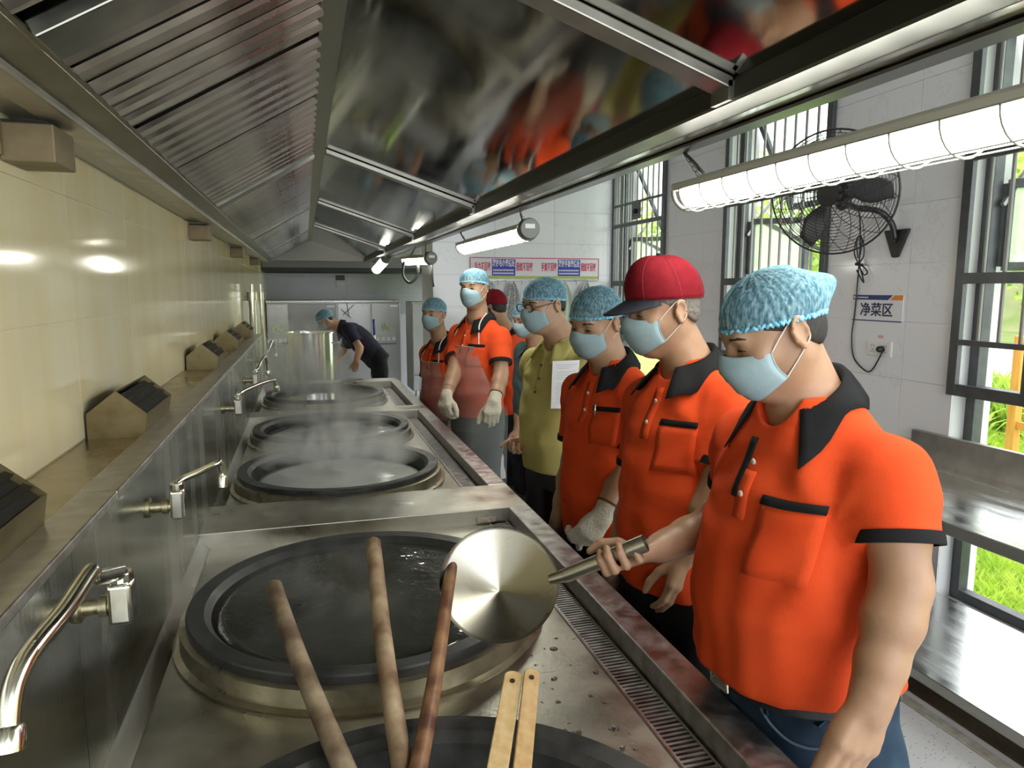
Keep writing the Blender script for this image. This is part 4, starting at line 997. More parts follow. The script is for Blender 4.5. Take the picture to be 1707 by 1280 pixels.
# ================================================================== body modelling: blended distance fields -> one mesh
class Field:
    def __init__(s, lo, hi, h):
        s.lo = np.asarray(lo, float); s.h = h
        n = np.ceil((np.asarray(hi) - s.lo)/h).astype(int) + 1
        s.n = n
        s.ax = [(s.lo[i] + h*np.arange(n[i])).astype(np.float32) for i in range(3)]
        s.D = np.full(n, 0.5, np.float32)
    def sub(s, lo, hi):
        sl = []
        for i in range(3):
            a = int(max(0, math.floor((lo[i] - s.lo[i])/s.h))); c = int(min(s.n[i], math.ceil((hi[i] - s.lo[i])/s.h) + 1))
            if c <= a: return None
            sl.append(slice(a, c))
        return tuple(sl)
    def xyz(s, sl):
        return s.ax[0][sl[0]][:, None, None], s.ax[1][sl[1]][None, :, None], s.ax[2][sl[2]][None, None, :]
    def comb(s, sl, d, k, op='add'):
        A = s.D[sl]
        if op == 'add':
            if k > 0:
                h = np.maximum(k - np.abs(A - d), 0)/k
                s.D[sl] = np.minimum(A, d) - h*h*k*0.25
            else: s.D[sl] = np.minimum(A, d)
        elif op == 'sub':
            d = -d
            if k > 0:
                h = np.maximum(k - np.abs(A - d), 0)/k
                s.D[sl] = np.maximum(A, d) + h*h*k*0.25
            else: s.D[sl] = np.maximum(A, d)
    def cone(s, a, b, ra, rb=None, k=0.01, op='add', off=0.0):
        rb = ra if rb is None else rb
        ra += off; rb += off
        a = np.asarray(a, float); b = np.asarray(b, float); m = max(ra, rb) + k + 3*s.h
        sl = s.sub(np.minimum(a, b) - m, np.maximum(a, b) + m)
        if sl is None: return
        X, Y, Z = s.xyz(sl); d = b - a; L2 = float(d @ d) + 1e-12
        px, py, pz = X - np.float32(a[0]), Y - np.float32(a[1]), Z - np.float32(a[2])
        t = np.clip((px*d[0] + py*d[1] + pz*d[2])/L2, 0, 1).astype(np.float32)
        q = np.sqrt((px - t*d[0])**2 + (py - t*d[1])**2 + (pz - t*d[2])**2) - (ra + (rb - ra)*t)
        s.comb(sl, q.astype(np.float32), k, op)
    def chain(s, P, R, k=0.01, op='add', off=0.0):
        for i in range(len(P) - 1): s.cone(P[i], P[i+1], R[i], R[i+1], k, op, off)
    def ell(s, c, M, r, k=0.01, op='add', off=0.0):
        """M: 3x3 rows = axes"""
        c = np.asarray(c, float); r = np.asarray(r, float) + off; m = max(r) + k + 3*s.h
        sl = s.sub(c - m, c + m)
        if sl is None: return
        X, Y, Z = s.xyz(sl); px, py, pz = X - c[0], Y - c[1], Z - c[2]
        g = [(px*M[i][0] + py*M[i][1] + pz*M[i][2]) for i in range(3)]
        k0 = np.sqrt(sum((g[i]/r[i])**2 for i in range(3))); k1 = np.sqrt(sum((g[i]/(r[i]*r[i]))**2 for i in range(3))) + 1e-6
        s.comb(sl, (k0*(k0 - 1)/k1).astype(np.float32), k, op)
    def torso(s, O, M, T, tab, k=0.02, off=0.0, n=2.3, lo=-0.3, hi=1.05, op='add', noise=None):
        """O pelvis point; M rows forward,left,up; tab rows (t, half width, front, back, forward offset)"""
        tab = np.asarray(tab, float); O = np.asarray(O, float)
        R = max(tab[:, 1].max(), tab[:, 2].max() + abs(tab[:, 4]).max()) + 0.06 + off
        e0, e1 = O + M[2]*T*lo, O + M[2]*T*hi
        sl = s.sub(np.minimum(e0, e1) - R, np.maximum(e0, e1) + R)
        X, Y, Z = s.xyz(sl); px, py, pz = X - O[0], Y - O[1], Z - O[2]
        f, l, h = [(px*M[i][0] + py*M[i][1] + pz*M[i][2]).astype(np.float32) for i in range(3)]
        t = h/T
        a = np.interp(t, tab[:, 0], tab[:, 1]).astype(np.float32) + off; bf = np.interp(t, tab[:, 0], tab[:, 2]).astype(np.float32) + off
        bb = np.interp(t, tab[:, 0], tab[:, 3]).astype(np.float32) + off
        f = f - np.interp(t, tab[:, 0], tab[:, 4]).astype(np.float32)
        b = np.where(f > 0, bf, bb)
        rho = ((np.abs(l)/a)**n + (np.abs(f)/b)**n + 1e-9)**(1.0/n)
        d = (rho - 1)*np.minimum(a, b)
        d = np.maximum(d, np.maximum((lo - t)*T, (t - hi)*T))
        s.comb(sl, d.astype(np.float32), k, op)
    def cut(s, p, nrml):
        """remove the half space in front of plane (p, normal)"""
        X, Y, Z = s.xyz((slice(None),)*3); p = np.asarray(p, float)
        d = (X - p[0])*nrml[0] + (Y - p[1])*nrml[1] + (Z - p[2])*nrml[2]
        s.D = np.maximum(s.D, d.astype(np.float32))
    def ripple(s, fn):
        X, Y, Z = s.xyz((slice(None),)*3)
        s.D = s.D + fn(X, Y, Z).astype(np.float32)
    def mesh(s):
        D = s.D; D[0] = D[-1] = 0.5; D[:, 0] = D[:, -1] = 0.5; D[:, :, 0] = D[:, :, -1] = 0.5
        sg = D < 0
        c = sg[:-1, :-1, :-1].astype(np.int8)
        cnt = c.copy()
        for dx in (0, 1):
            for dy in (0, 1):
                for dz in (0, 1):
                    if dx | dy | dz: cnt += sg[dx:D.shape[0]-1+dx, dy:D.shape[1]-1+dy, dz:D.shape[2]-1+dz]
        act = (cnt > 0) & (cnt < 8)
        I = np.argwhere(act); nI = len(I)
        idx = np.full(act.shape, -1, np.int64); idx[act] = np.arange(nI)
        acc = np.zeros((nI, 3)); w = np.zeros(nI)
        i, j, k = I.T
        def val(o): return D[i + o[0], j + o[1], k + o[2]]
        for a in range(3):
            o1, o2 = [x for x in range(3) if x != a]
            for u in (0, 1):
                for v in (0, 1):
                    p = [0, 0, 0]; p[o1] = u; p[o2] = v; q = list(p); q[a] = 1
                    A, B = val(p), val(q); m = (A < 0) != (B < 0)
                    t = np.where(m, A/(A - B + 1e-12), 0)
                    P = np.zeros((nI, 3)); P[:, o1] = u; P[:, o2] = v; P[:, a] = t
                    acc += P*m[:, None]; w += m
        V = s.lo + s.h*(I + acc/np.maximum(w, 1)[:, None])
        Fs = []
        for a in range(3):
            o1, o2 = (a + 1) % 3, (a + 2) % 3
            sA = [slice(1, -1)]*3; sA[a] = slice(0, -1); sB = list(sA); sB[a] = slice(1, None)
            # only interior edges
            A = sg[tuple(sA)]; B = sg[tuple(sB)]
            E = np.argwhere(A != B)
            if len(E) == 0: continue
            ins = A[tuple(E.T)]
            E = E.copy(); E[:, o1] += 1; E[:, o2] += 1
            def ci(d1, d2):
                q = E.copy(); q[:, o1] -= d1; q[:, o2] -= d2
                return idx[q[:, 0], q[:, 1], q[:, 2]]
            quad = np.stack([ci(1, 1), ci(0, 1), ci(0, 0), ci(1, 0)], 1)
            quad[~ins] = quad[~ins][:, ::-1]
            Fs.append(quad)
        F = np.concatenate(Fs, 0)
        F = F[(F >= 0).all(1)]
        # gentle relax
        for _ in range(1):
            S = np.zeros_like(V); N = np.zeros(len(V))
            for e in range(4):
                a_, b_ = F[:, e], F[:, (e + 1) % 4]
                for c_ in range(3):
                    S[:, c_] += np.bincount(a_, V[b_, c_], len(V)) + np.bincount(b_, V[a_, c_], len(V))
                N += np.bincount(a_, minlength=len(V)) + np.bincount(b_, minlength=len(V))
            V = 0.6*V + 0.4*S/np.maximum(N, 1)[:, None]
        return V, F
    def build(s, name, m, parent):
        V, F = s.mesh()
        o = raw_mesh(name, V, F, m, parent, smooth=True)
        return o, V, F

def rot_about(v, axis, ang):
    axis = nrm(axis); v = np.asarray(v, float)
    return v*math.cos(ang) + np.cross(axis, v)*math.sin(ang) + axis*(axis @ v)*(1 - math.cos(ang))

def hand(fl, W, K, a, n, curl=(25, 30, 20), thumb=None, s=1.0, off=0.0, fd=None, spread=0.0, curls=None):
    """W wrist, K middle of the knuckles, a index->little finger, n side the fingers curl to"""
    W = np.asarray(W, float); K = np.asarray(K, float)
    ax = nrm(K - W); fd = ax if fd is None else nrm(fd)
    a = nrm(np.asarray(a) - fd*(np.asarray(a) @ fd)); n = nrm(np.asarray(n) - fd*(np.asarray(n) @ fd) - a*(np.asarray(n) @ a))
    offs = [-0.030, -0.0100, 0.0100, 0.0285]; back = [-0.003, 0.0, -0.004, -0.012]
    LEN = [(0.043, 0.026, 0.020), (0.047, 0.030, 0.021), (0.043, 0.028, 0.021), (0.034, 0.021, 0.018)]
    RAD = [0.0096, 0.0098, 0.0093, 0.0083]
    kb = [K + a*offs[i]*s + ax*back[i]*s for i in range(4)]
    for i in range(4):
        w0 = W + a*[-0.017, -0.006, 0.006, 0.017][i]*s
        fl.cone(w0, kb[i], 0.0155*s, 0.0125*s, 0.012, off=off)
    fl.cone(W + ax*0.02*s - a*0.016*s + n*0.006*s, W + ax*0.05*s - a*0.026*s + n*0.010*s, 0.015*s, 0.014*s, 0.012, off=off)
    fl.cone(W + ax*0.025*s + a*0.020*s + n*0.005*s, kb[3] - ax*0.02*s + n*0.004*s, 0.013*s, 0.012*s, 0.012, off=off)
    for i in range(4):
        cu = curls[i] if curls else curl
        p = kb[i]; th = 0.0; d0 = nrm(fd + a*spread*(i - 1.5))
        for j in range(3):
            th += math.radians(cu[j])
            d = d0*math.cos(th) + n*math.sin(th)
            q = p + d*LEN[i][j]*s
            r0, r1 = RAD[i]*[1.05, 0.97, 0.90][j]*s, RAD[i]*[0.97, 0.90, 0.78][j]*s
            fl.cone(p, q, r0, r1, 0.007 if j == 0 else 0.003, off=off)
            p = q
    t0 = W + ax*0.030*s - a*0.022*s + n*0.008*s
    td = thumb if thumb is not None else [ax*0.62 - a*0.62 + n*0.40, ax*0.85 - a*0.35 + n*0.35, ax*0.95 - a*0.12 + n*0.25]
    p = t0
    for j, (L, r0, r1) in enumerate(((0.042, 0.0150, 0.0122), (0.034, 0.0118, 0.0105), (0.028, 0.0105, 0.0080))):
        q = p + nrm(td[j])*L*s; fl.cone(p, q, r0*s, r1*s, 0.009 if j == 0 else 0.003, off=off); p = q

def add_head(fl, c, H, s, neck=None):
    """H rows: forward, left, up"""
    P = lambda f, l, u: c + (H[0]*f + H[1]*l + H[2]*u)*s
    fl.ell(P(-0.012, 0, 0.034), H, np.array([0.097, 0.076, 0.082])*s, 0.02)
    fl.ell(P(0.020, 0, -0.030), H, np.array([0.073, 0.064, 0.086])*s, 0.03)
    for q in (1, -1):
        fl.cone(P(-0.012, 0.046*q, -0.050), P(0.052, 0.016*q, -0.103), 0.024*s, 0.019*s, 0.03)
        fl.ell(P(0.056, 0.040*q, -0.020), H, np.array([0.026, 0.026, 0.022])*s, 0.02)
    fl.ell(P(0.068, 0, -0.101), H, np.array([0.021, 0.026, 0.018])*s, 0.02)
    fl.cone(P(0.080, 0.032, 0.026), P(0.080, -0.032, 0.026), 0.0125*s, 0.0125*s, 0.022)
    for q in (1, -1):
        fl.ell(P(0.099, 0.033*q, 0.004), H, np.array([0.014, 0.019, 0.012])*s, 0.014, 'sub')
        fl.ell(P(0.0745, 0.032*q, 0.002), H, np.array([0.013, 0.0155, 0.0105])*s, 0.005)
    fl.cone(P(0.088, 0, 0.014), P(0.110, 0, -0.030), 0.0075*s, 0.0115*s, 0.014)
    for q in (1, -1): fl.ell(P(0.099, 0.0125*q, -0.035), H, np.array([0.011, 0.008, 0.008])*s, 0.008)
    fl.ell(P(0.092, 0, -0.068), H, np.array([0.011, 0.024, 0.012])*s, 0.012)
    for q in (1, -1):   # ears
        e = P(-0.014, 0.0785*q, -0.006)
        out = nrm(H[1]*q*0.93 - H[0]*0.37)
        M = np.array([nrm(np.cross(H[2], out)), out, H[2]])
        fl.ell(e, M, np.array([0.018, 0.0075, 0.029])*s, 0.008)
        fl.ell(e + out*0.009*s + H[2]*0.003*s, M, np.array([0.0105, 0.0065, 0.019])*s, 0.004, 'sub')
        fw = M[0]*(1 if M[0] @ H[0] > 0 else -1)
        arc = [e + out*0.008*s + (-fw*math.sin(t)*0.0175 + H[2]*math.cos(t)*0.029)*s for t in np.linspace(-0.9, 2.4, 9)]
        fl.chain(arc, [0.0042*s]*9, 0.003)
        fl.ell(e + (fw*0.004 - H[2]*0.027 + out*0.006)*s, M, np.array([0.008, 0.005, 0.008])*s, 0.006)
        fl.ell(e + (fw*0.013 - H[2]*0.003 + out*0.004)*s, M, np.array([0.004, 0.004, 0.006])*s, 0.004)
# ================================================================== people
def skin_mat(name, c, c2): return mat(name, c, 0.42, col2=c2, scale=14, detail=5, bump=0.04, bscale=120, sss=0.06, spec=0.4)
SKINS = [skin_mat('skin_light', (0.38, 0.215, 0.13), (0.43, 0.25, 0.155)), skin_mat('skin_mid', (0.43, 0.245, 0.152), (0.48, 0.28, 0.178)), skin_mat('skin_tan', (0.38, 0.212, 0.128), (0.43, 0.25, 0.155))]
HAIR = mat('black_hair', (0.008, 0.007, 0.006), 0.6, col2=(0.022, 0.018, 0.015), scale=60, bump=0.3, bscale=240, bstretch=(1, 1, 0.2))
HAIRG = mat('grey_cropped_hair', (0.10, 0.085, 0.075), 0.6, col2=(0.24, 0.21, 0.18), scale=160, bump=0.3, bscale=240)
def cloth_mat(name, c, c2, rough=0.85): return mat(name, c, rough, col2=c2, scale=6, detail=6, bump=0.12, bscale=420, sheen=0.0, spec=0.25 if max(c) > 0.3 else 0.12)
ORANGE = cloth_mat('orange_pique', (0.74, 0.068, 0.012), (0.80, 0.085, 0.018))
YELLOW = cloth_mat('olive_yellow_pique', (0.56, 0.49, 0.16), (0.62, 0.54, 0.19))
TEAL = cloth_mat('teal_grey_cotton', (0.10, 0.165, 0.18), (0.13, 0.20, 0.215))
NAVYC = cloth_mat('dark_navy_cotton', (0.018, 0.016, 0.028), (0.03, 0.026, 0.042))
BLACKC = cloth_mat('black_cotton', (0.012, 0.012, 0.013), (0.02, 0.02, 0.022))
JEANS = mat('blue_denim', (0.010, 0.020, 0.040), 0.8, col2=(0.034, 0.060, 0.095), scale=9, detail=9, bump=0.15, bscale=500, spec=0.15)
GREYT = cloth_mat('charcoal_trousers', (0.035, 0.032, 0.034), (0.055, 0.05, 0.052))
SLATE = cloth_mat('slate_trousers', (0.065, 0.08, 0.088), (0.09, 0.105, 0.112))
MASKM = mat('mask_blue', (0.27, 0.385, 0.43), 0.75, col2=(0.34, 0.45, 0.49), scale=8, bump=0.08, bscale=90, spec=0.2)
STRAP = mat('strap_white', (0.80, 0.78, 0.72), 0.7)
GLOVE = mat('cotton_glove', (0.66, 0.60, 0.48), 0.95, col2=(0.56, 0.50, 0.40), scale=120, bump=0.5, bscale=180)
LEATHER = mat('black_leather', (0.012, 0.012, 0.012), 0.35, bump=0.1, bscale=80)
REDCAP = mat('red_cap_cloth', (0.185, 0.006, 0.013), 0.85, col2=(0.23, 0.009, 0.018), scale=30, bump=0.2, bscale=380, spec=0.2)
REDTRIM = mat('red_cap_trim', (0.28, 0.02, 0.034), 0.8)
NAVYB = mat('navy_brim', (0.010, 0.012, 0.022), 0.7, bump=0.1, bscale=300)
def net_mat():
    def bld(nt):
        N, L = nt.nodes, nt.links
        tc = N.new('ShaderNodeTexCoord'); mp = N.new('ShaderNodeMapping'); mp.inputs['Scale'].default_value = (1, 1, 0.35); L.new(tc.outputs['Object'], mp.inputs['Vector'])
        nz = N.new('ShaderNodeTexNoise'); nz.inputs['Scale'].default_value = 210; nz.inputs['Detail'].default_value = 6; L.new(mp.outputs[0], nz.inputs['Vector'])
        rp = N.new('ShaderNodeValToRGB'); rp.color_ramp.elements[0].position = 0.36; rp.color_ramp.elements[0].color = (0.20, 0.52, 0.72, 1)
        rp.color_ramp.elements[1].position = 0.66; rp.color_ramp.elements[1].color = (0.58, 0.84, 0.94, 1); L.new(nz.outputs['Fac'], rp.inputs['Fac'])
        d = N.new('ShaderNodeBsdfDiffuse'); t = N.new('ShaderNodeBsdfTranslucent'); L.new(rp.outputs[0], d.inputs[0]); L.new(rp.outputs[0], t.inputs[0])
        m1 = N.new('ShaderNodeMixShader'); m1.inputs[0].default_value = 0.45; L.new(d.outputs[0], m1.inputs[1]); L.new(t.outputs[0], m1.inputs[2])
        tr = N.new('ShaderNodeBsdfTransparent'); tr.inputs[0].default_value = (0.80, 0.93, 1.0, 1)
        mr = N.new('ShaderNodeMapRange'); mr.inputs['From Min'].default_value = 0.35; mr.inputs['From Max'].default_value = 0.65; mr.inputs['To Min'].default_value = 0.40; mr.inputs['To Max'].default_value = 0.76
        L.new(nz.outputs['Fac'], mr.inputs['Value'])
        mx = N.new('ShaderNodeMixShader'); L.new(mr.outputs[0], mx.inputs[0]); L.new(tr.outputs[0], mx.inputs[1]); L.new(m1.outputs[0], mx.inputs[2])
        return mx.outputs[0]
    return mix_shader_mat('blue_nonwoven', bld)
NET = net_mat()
NETBAND = mat('blue_net_band', (0.14, 0.45, 0.68), 0.8, col2=(0.30, 0.62, 0.80), scale=90)
def apron_mat():
    def bld(nt):
        N, L = nt.nodes, nt.links
        tr = N.new('ShaderNodeBsdfTransparent'); tr.inputs[0].default_value = (0.93, 0.93, 0.93, 1)
        d = N.new('ShaderNodeBsdfDiffuse'); d.inputs[0].default_value = (0.62, 0.62, 0.60, 1)
        g = N.new('ShaderNodeBsdfGlossy'); g.inputs['Roughness'].default_value = 0.22; g.inputs[0].default_value = (0.8, 0.8, 0.8, 1)
        m1 = N.new('ShaderNodeMixShader'); m1.inputs[0].default_value = 0.17; L.new(tr.outputs[0], m1.inputs[1]); L.new(d.outputs[0], m1.inputs[2])
        m2 = N.new('ShaderNodeMixShader'); m2.inputs[0].default_value = 0.10; L.new(m1.outputs[0], m2.inputs[1]); L.new(g.outputs[0], m2.inputs[2])
        return m2.outputs[0]
    return mix_shader_mat('clear_plastic', bld)
APRON = apron_mat()

def dirs(p, alpha):
    """horizontal facing: alpha degrees turned from picture-left towards the camera"""
    az = math.atan2(p[0], p[1]); l = np.array([-math.cos(az), math.sin(az), 0]); c = np.array([-math.sin(az), -math.cos(az), 0])
    a = math.radians(alpha); return l*math.cos(a) + c*math.sin(a)

def wrinkle(seed, amp):
    r = np.random.default_rng(seed); W = []
    for k in range(7):
        W.append((r.normal(size=3)*np.array([1, 1, 0.8])*(14 + 9*k*0.6), r.uniform(0, 6.28), amp*(1.0 - 0.09*k)))
    def fn(X, Y, Z):
        wx = 0.35*np.sin(9*Z + 5*X + seed); out = 0
        for f, ph, a in W: out = out + a*np.sin(X*f[0] + Y*f[1] + Z*f[2] + ph + 2.2*np.sin(7*X - 6*Y + 8*Z + ph) + wx)*0.42
        return out
    return fn

def folds(O, M, T, b, seed, amp):
    """pulled creases around the armpits and soft hanging folds lower down, in body coordinates"""
    def fn(X, Y, Z):
        px, py, pz = X - O[0], Y - O[1], Z - O[2]
        f, l, h = [(px*M[i][0] + py*M[i][1] + pz*M[i][2]) for i in range(3)]
        out = amp*0.8*np.sin(l*46 + 3.0*np.sin(h*6 + seed) + f*14)*np.clip((0.55*T - h)/(0.5*T), 0, 1)
        out = out + amp*0.7*np.sin(h*38 + 4*l*np.sign(np.sin(seed)) + 1.5*np.sin(l*17 + seed))*np.exp(-((h - 0.30*T)/(0.14*T))**2)
        for q in (1, -1):
            dl, dh = l - q*0.155*b, h - 0.70*T
            r = np.sqrt(dl*dl + dh*dh) + 1e-4; an = np.arctan2(dh, -q*dl)
            out = out + amp*0.85*np.sin(an*7.5 + seed + 0.8*np.sin(r*22))*np.exp(-((r - 0.11)/0.065)**2)
        return out
    return fn

def person(lab, sp):
    vox = sp.get('vox', 0.005); b = sp.get('b', 1.0); B = sp.get('belly', 0.3); hs = sp.get('hs', 1.0)*0.92
    A = lambda q: at(*q)
    Pn, Pp, hc = A(sp['neck']), A(sp['pelvis']), A(sp['head'])
    F2 = dirs(Pp, sp['face']); up = nrm(Pn - Pp); F = nrm(F2 - up*(F2 @ up)); L = np.cross(up, F); M = np.array([F, L, up]); T = np.linalg.norm(Pn - Pp)
    hf = dirs(hc, sp['hface']); hl = np.cross((0, 0, 1), hf); pt = math.radians(sp.get('hpitch', 0))
    hF = hf*math.cos(pt) - np.array([0, 0, 1])*math.sin(pt); hU = np.cross(hF, hl)
    ro = math.radians(sp.get('hroll', 0)); hL = rot_about(hl, hF, ro); hU = rot_about(hU, hF, ro)
    Hm = np.array([hF, hL, hU])
    root = thing('person', lab, 'person', (Pp[0], Pp[1], 0.0))
    skin = SKINS[sp.get('skin', 1)]
    tab = np.array([(-0.60, .150, .10, .11, 0), (-0.15, .165, .112, .122, 0), (0.03, .168, .120 + .03*B, .118, 0), (0.22, .160 + .015*B, .125 + .065*B, .104, 0), (0.42, .162 + .012*B, .125 + .055*B, .104, 0),
                    (0.63, .172, .122 + .018*B, .108, 0), (0.76, .166, .108, .106, 0), (0.86, .130, .088, .092, 0), (0.93, .090, .068, .072, 0), (1.02, .064, .056, .056, 0)])
    tab[:, 1:4] *= b
    tab[:, 4] = sp.get('arch', 0.0)*np.sin(np.pi*np.clip(tab[:, 0], 0, 1))
    sw = sp.get('sw', 0.178)*b
    sd = sp.get('sd', 0.118)
    S = {'L': Pn - up*sd*b + L*sw + F*sp.get('shfL', 0.0), 'R': Pn - up*sd*b - L*sw + F*sp.get('shfR', 0.0)}
    arms = {}
    for k in 'LR':
        q = sp.get(k)
        if q is None:   # hanging at the side
            e = S[k] - up*0.28*b + L*(0.03 if k == 'L' else -0.03); w = e - up*0.23*b + F*0.06; kn = w - up*0.08 + F*0.02
            q = {'E': e, 'W': w, 'K': kn, 'n': L*(-1 if k == 'L' else 1), 'a': -F}
        else: q = {x: (A(y) if x in 'EWK' and len(y) == 3 and not isinstance(y, np.ndarray) else y) for x, y in q.items()}
        arms[k] = q
    lo = np.minimum.reduce([Pp - 0.30, hc - 0.2] + [arms[k][x] - 0.16 for k in 'LR' for x in 'EWK'] + [S[k] - 0.12 for k in 'LR'])
    hi = np.maximum.reduce([Pp + 0.30, hc + 0.2] + [arms[k][x] + 0.16 for k in 'LR' for x in 'EWK'] + [S[k] + 0.12 for k in 'LR'])
    lo[2] = max(lo[2], min(Pp[2] + 0.02, min(arms[k]['K'][2] for k in 'LR') - 0.13))
    # --- skin
    fl = Field(lo, hi, vox)
    fl.torso(Pp, M, T, tab, 0.01, off=-0.016, lo=0.10, hi=1.0)
    for k, q in (('L', 1), ('R', -1)):
        fl.cone(Pn + L*q*0.04*b - up*0.048*b, S[k] + up*0.012, 0.036*b, 0.036*b, 0.05)
        a = arms[k]; E, W = a['E'], a['W']; d = E - S[k]; r = sp.get('arm', 1.0)*b
        fl.chain([S[k], S[k] + d*0.45, E], [0.050*r, 0.047*r, 0.040*r], 0.02)
        d = W - E
        fl.chain([E, E + d*0.28, E + d*0.65, W], [0.0395*r, 0.0415*r, 0.034*r, 0.0275*r], 0.02)
        fl.cone(W - nrm(d)*0.02, W + nrm(a['K'] - W)*0.01, 0.0265*r, 0.022*r, 0.02)
        hand(fl, W, a['K'], a['a'], a['n'], a.get('curl', (22, 28, 18)), a.get('thumb'), a.get('hs', 1.0)*min(1.03, b*1.02), fd=a.get('fd'), curls=a.get('curls'))
    hP = lambda f, l, u: hc + (Hm[0]*f + Hm[1]*l + Hm[2]*u)*hs
    fl.cone(hP(-0.026, 0, -0.045), Pn + F*0.005, 0.052*hs, 0.060*b, 0.02)
    fl.cone(hP(0.0, 0, -0.07), Pn + F*0.02, 0.045*hs, 0.052*b, 0.03)
    add_head(fl, hc, Hm, hs)
    body, _, _ = fl.build('body', skin, root)
    # --- hair
    hb = Field(hc - 0.14*hs, hc + 0.14*hs, max(vox, 0.0045))
    hb.ell(hP(-0.013, 0, 0.034), Hm, np.array([0.1005, 0.0795, 0.0855])*hs, 0)
    hb.cone(hP(-0.046, 0.026, -0.022), hP(-0.046, -0.026, -0.022), 0.043*hs, 0.043*hs, 0.03)
    cutn = nrm(Hm[0]*0.62 - Hm[2]*0.78)
    hb.cut(hP(-0.075, 0, -0.055) if not sp.get('hairlow') else hP(-0.08, 0, -0.075), cutn)
    hb.build('hair', HAIRG if sp.get('grey') else HAIR, root)
    # --- polo shirt
    hem = sp.get('hem', -0.05); so = sp.get('loose', 0.006)
    ftop = Pn + up*0.10
    slo = np.minimum.reduce([Pp - 0.30, Pn - 0.3] + [S[k] - 0.15 for k in 'LR'] + [arms[k]['E'] - 0.11 for k in 'LR'])
    shi = np.maximum.reduce([Pp + 0.30, Pn + 0.3] + [S[k] + 0.15 for k in 'LR'] + [arms[k]['E'] + 0.11 for k in 'LR'])
    slo[2] = max(slo[2], (Pp + up*T*hem)[2] - 0.15); shi[2] = min(shi[2], max(ftop[2], S['L'][2] + .12, S['R'][2] + .12))
    fs = Field(slo, shi, vox)
    fs.torso(Pp, M, T, tab, 0.01, off=so, lo=hem - 0.08, hi=1.0)
    sl_end = {}
    for k, q in (('L', 1), ('R', -1)): fs.cone(Pn + L*q*0.04*b - up*0.048*b, S[k] + up*0.012*b, 0.043*b, 0.045*b, 0.05)
    for k, q in (('L', 1), ('R', -1)): fs.cone(Pn - up*0.165*b + L*q*0.09*b + F*0.02, S[k] - up*0.03, 0.066*b, 0.052*b, 0.05)
    fs.ripple(wrinkle(sp.get('seed', 1), sp.get('wr', 0.0026)))
    fs.ripple(folds(Pp, M, T, b, sp.get('seed', 1), sp.get('fold', 0.0040)))
    for k in 'LR':
        E = arms[k]['E']; d = nrm(E - S[k]); ln = np.linalg.norm(E - S[k])*sp.get('slv', 0.68)
        e = S[k] + d*ln; sl_end[k] = (e, d); SR = sp.get('sr', 0.063)
        t = Field.__new__(Field); t.lo, t.h, t.n, t.ax = fs.lo, fs.h, fs.n, fs.ax; t.D = np.full(fs.n, 0.5, np.float32)
        t.cone(S[k], e + d*0.03, 0.057*b, SR*b, 0)
        t.cut(e, d)
        t.cone(e - d*0.012, e + d*0.05, (SR - 0.013)*b, (SR - 0.009)*b, 0, 'sub')
        kk = 0.035; hh = np.maximum(kk - np.abs(fs.D - t.D), 0)/kk
        fs.D = np.minimum(fs.D, t.D) - hh*hh*kk*0.25
    fs.cut(Pp + up*T*hem, -up)
    if sp.get('open', True):
        vo = sp.get('vopen', 0.6)
        fs.cone(Pn + F*0.085*b + up*0.03, Pn + F*(0.105 + 0.03*vo)*b - up*(0.04 + 0.055*vo), 0.044*b, 0.010, 0.004, 'sub')
    fs.cone(Pn + F*0.01 + up*0.002, Pn + F*0.012 + up*0.16, 0.064*b, 0.075*b, 0.006, 'sub')
    fs.cone(Pn + F*0.052*b - up*0.012*b, Pn + F*0.10*b + up*0.06, 0.047*b, 0.06*b, 0.006, 'sub')
    shirt, SV, SF = fs.build('shirt', sp['top'], root)
    bvh = BVHTree.FromPolygons([tuple(v) for v in SV], [tuple(f) for f in SF.tolist()])
    org = Pp
    def onshirt(l, t, off=0.0015, dirn=None):
        """point on the shirt front at lateral l, height t (metres over pelvis point)"""
        p = org + L*l + up*t + F*0.6
        hit = bvh.ray_cast(Vector(p), Vector(-F))
        if hit[0] is None: return None
        return np.array(hit[0]) + F*off
    def patch(name, m, ls, ts, parent, off=0.0015, thick=0.002, bev=0.0):
        G = []
        for t in ts:
            row = [onshirt(l, t, off) for l in ls]
            if any(r is None for r in row): return None
            G.append(row)
        return MB().grid(G).build(name, m, parent, smooth='all', solid=thick)
    trim = sp.get('trim', BLACKC)
    # collar
    if sp.get('collar', True):
        G = []; fm = sp.get('cfm', 150)
        for ph in np.linspace(-fm, fm, 37):
            r_ = math.radians(ph); back = (1 + math.cos(r_))/2; w = max(0.0, (abs(ph) - 95)/(fm - 95))
            dr = -F*math.cos(r_) + L*math.sin(r_)
            rn = (0.062 + 0.016*(1 - back))*b; hg = 0.030*back - 0.046*(1 - back)
            c0 = Pn + F*0.008 + up*0.004
            G.append([c0 + dr*(rn - 0.003) + up*(hg - 0.022), c0 + dr*rn + up*(hg + 0.012), c0 + dr*(rn + 0.006) + up*(hg + 0.0145), c0 + dr*(rn + 0.014) + up*(hg + 0.006),
                      c0 + dr*(rn + 0.028 + 0.010*w) + up*(hg - 0.014 - 0.010*w), c0 + dr*(rn + 0.040 + 0.026*w) + up*(hg - 0.034 - 0.030*w)])
        for row in G:      # lay the fold on the shirt
            for j in (3, 4, 5):
                hit = bvh.ray_cast(Vector(row[j] + up*0.10), Vector(-up), 0.2)
                if hit[0] is not None:
                    hh = (np.array(hit[0]) - row[j]) @ up + 0.004
                    if -0.03 < hh: row[j] = row[j] + up*max(hh, -0.012)
        MB().grid(G).build('collar', trim, shirt, smooth='all', solid=0.003)
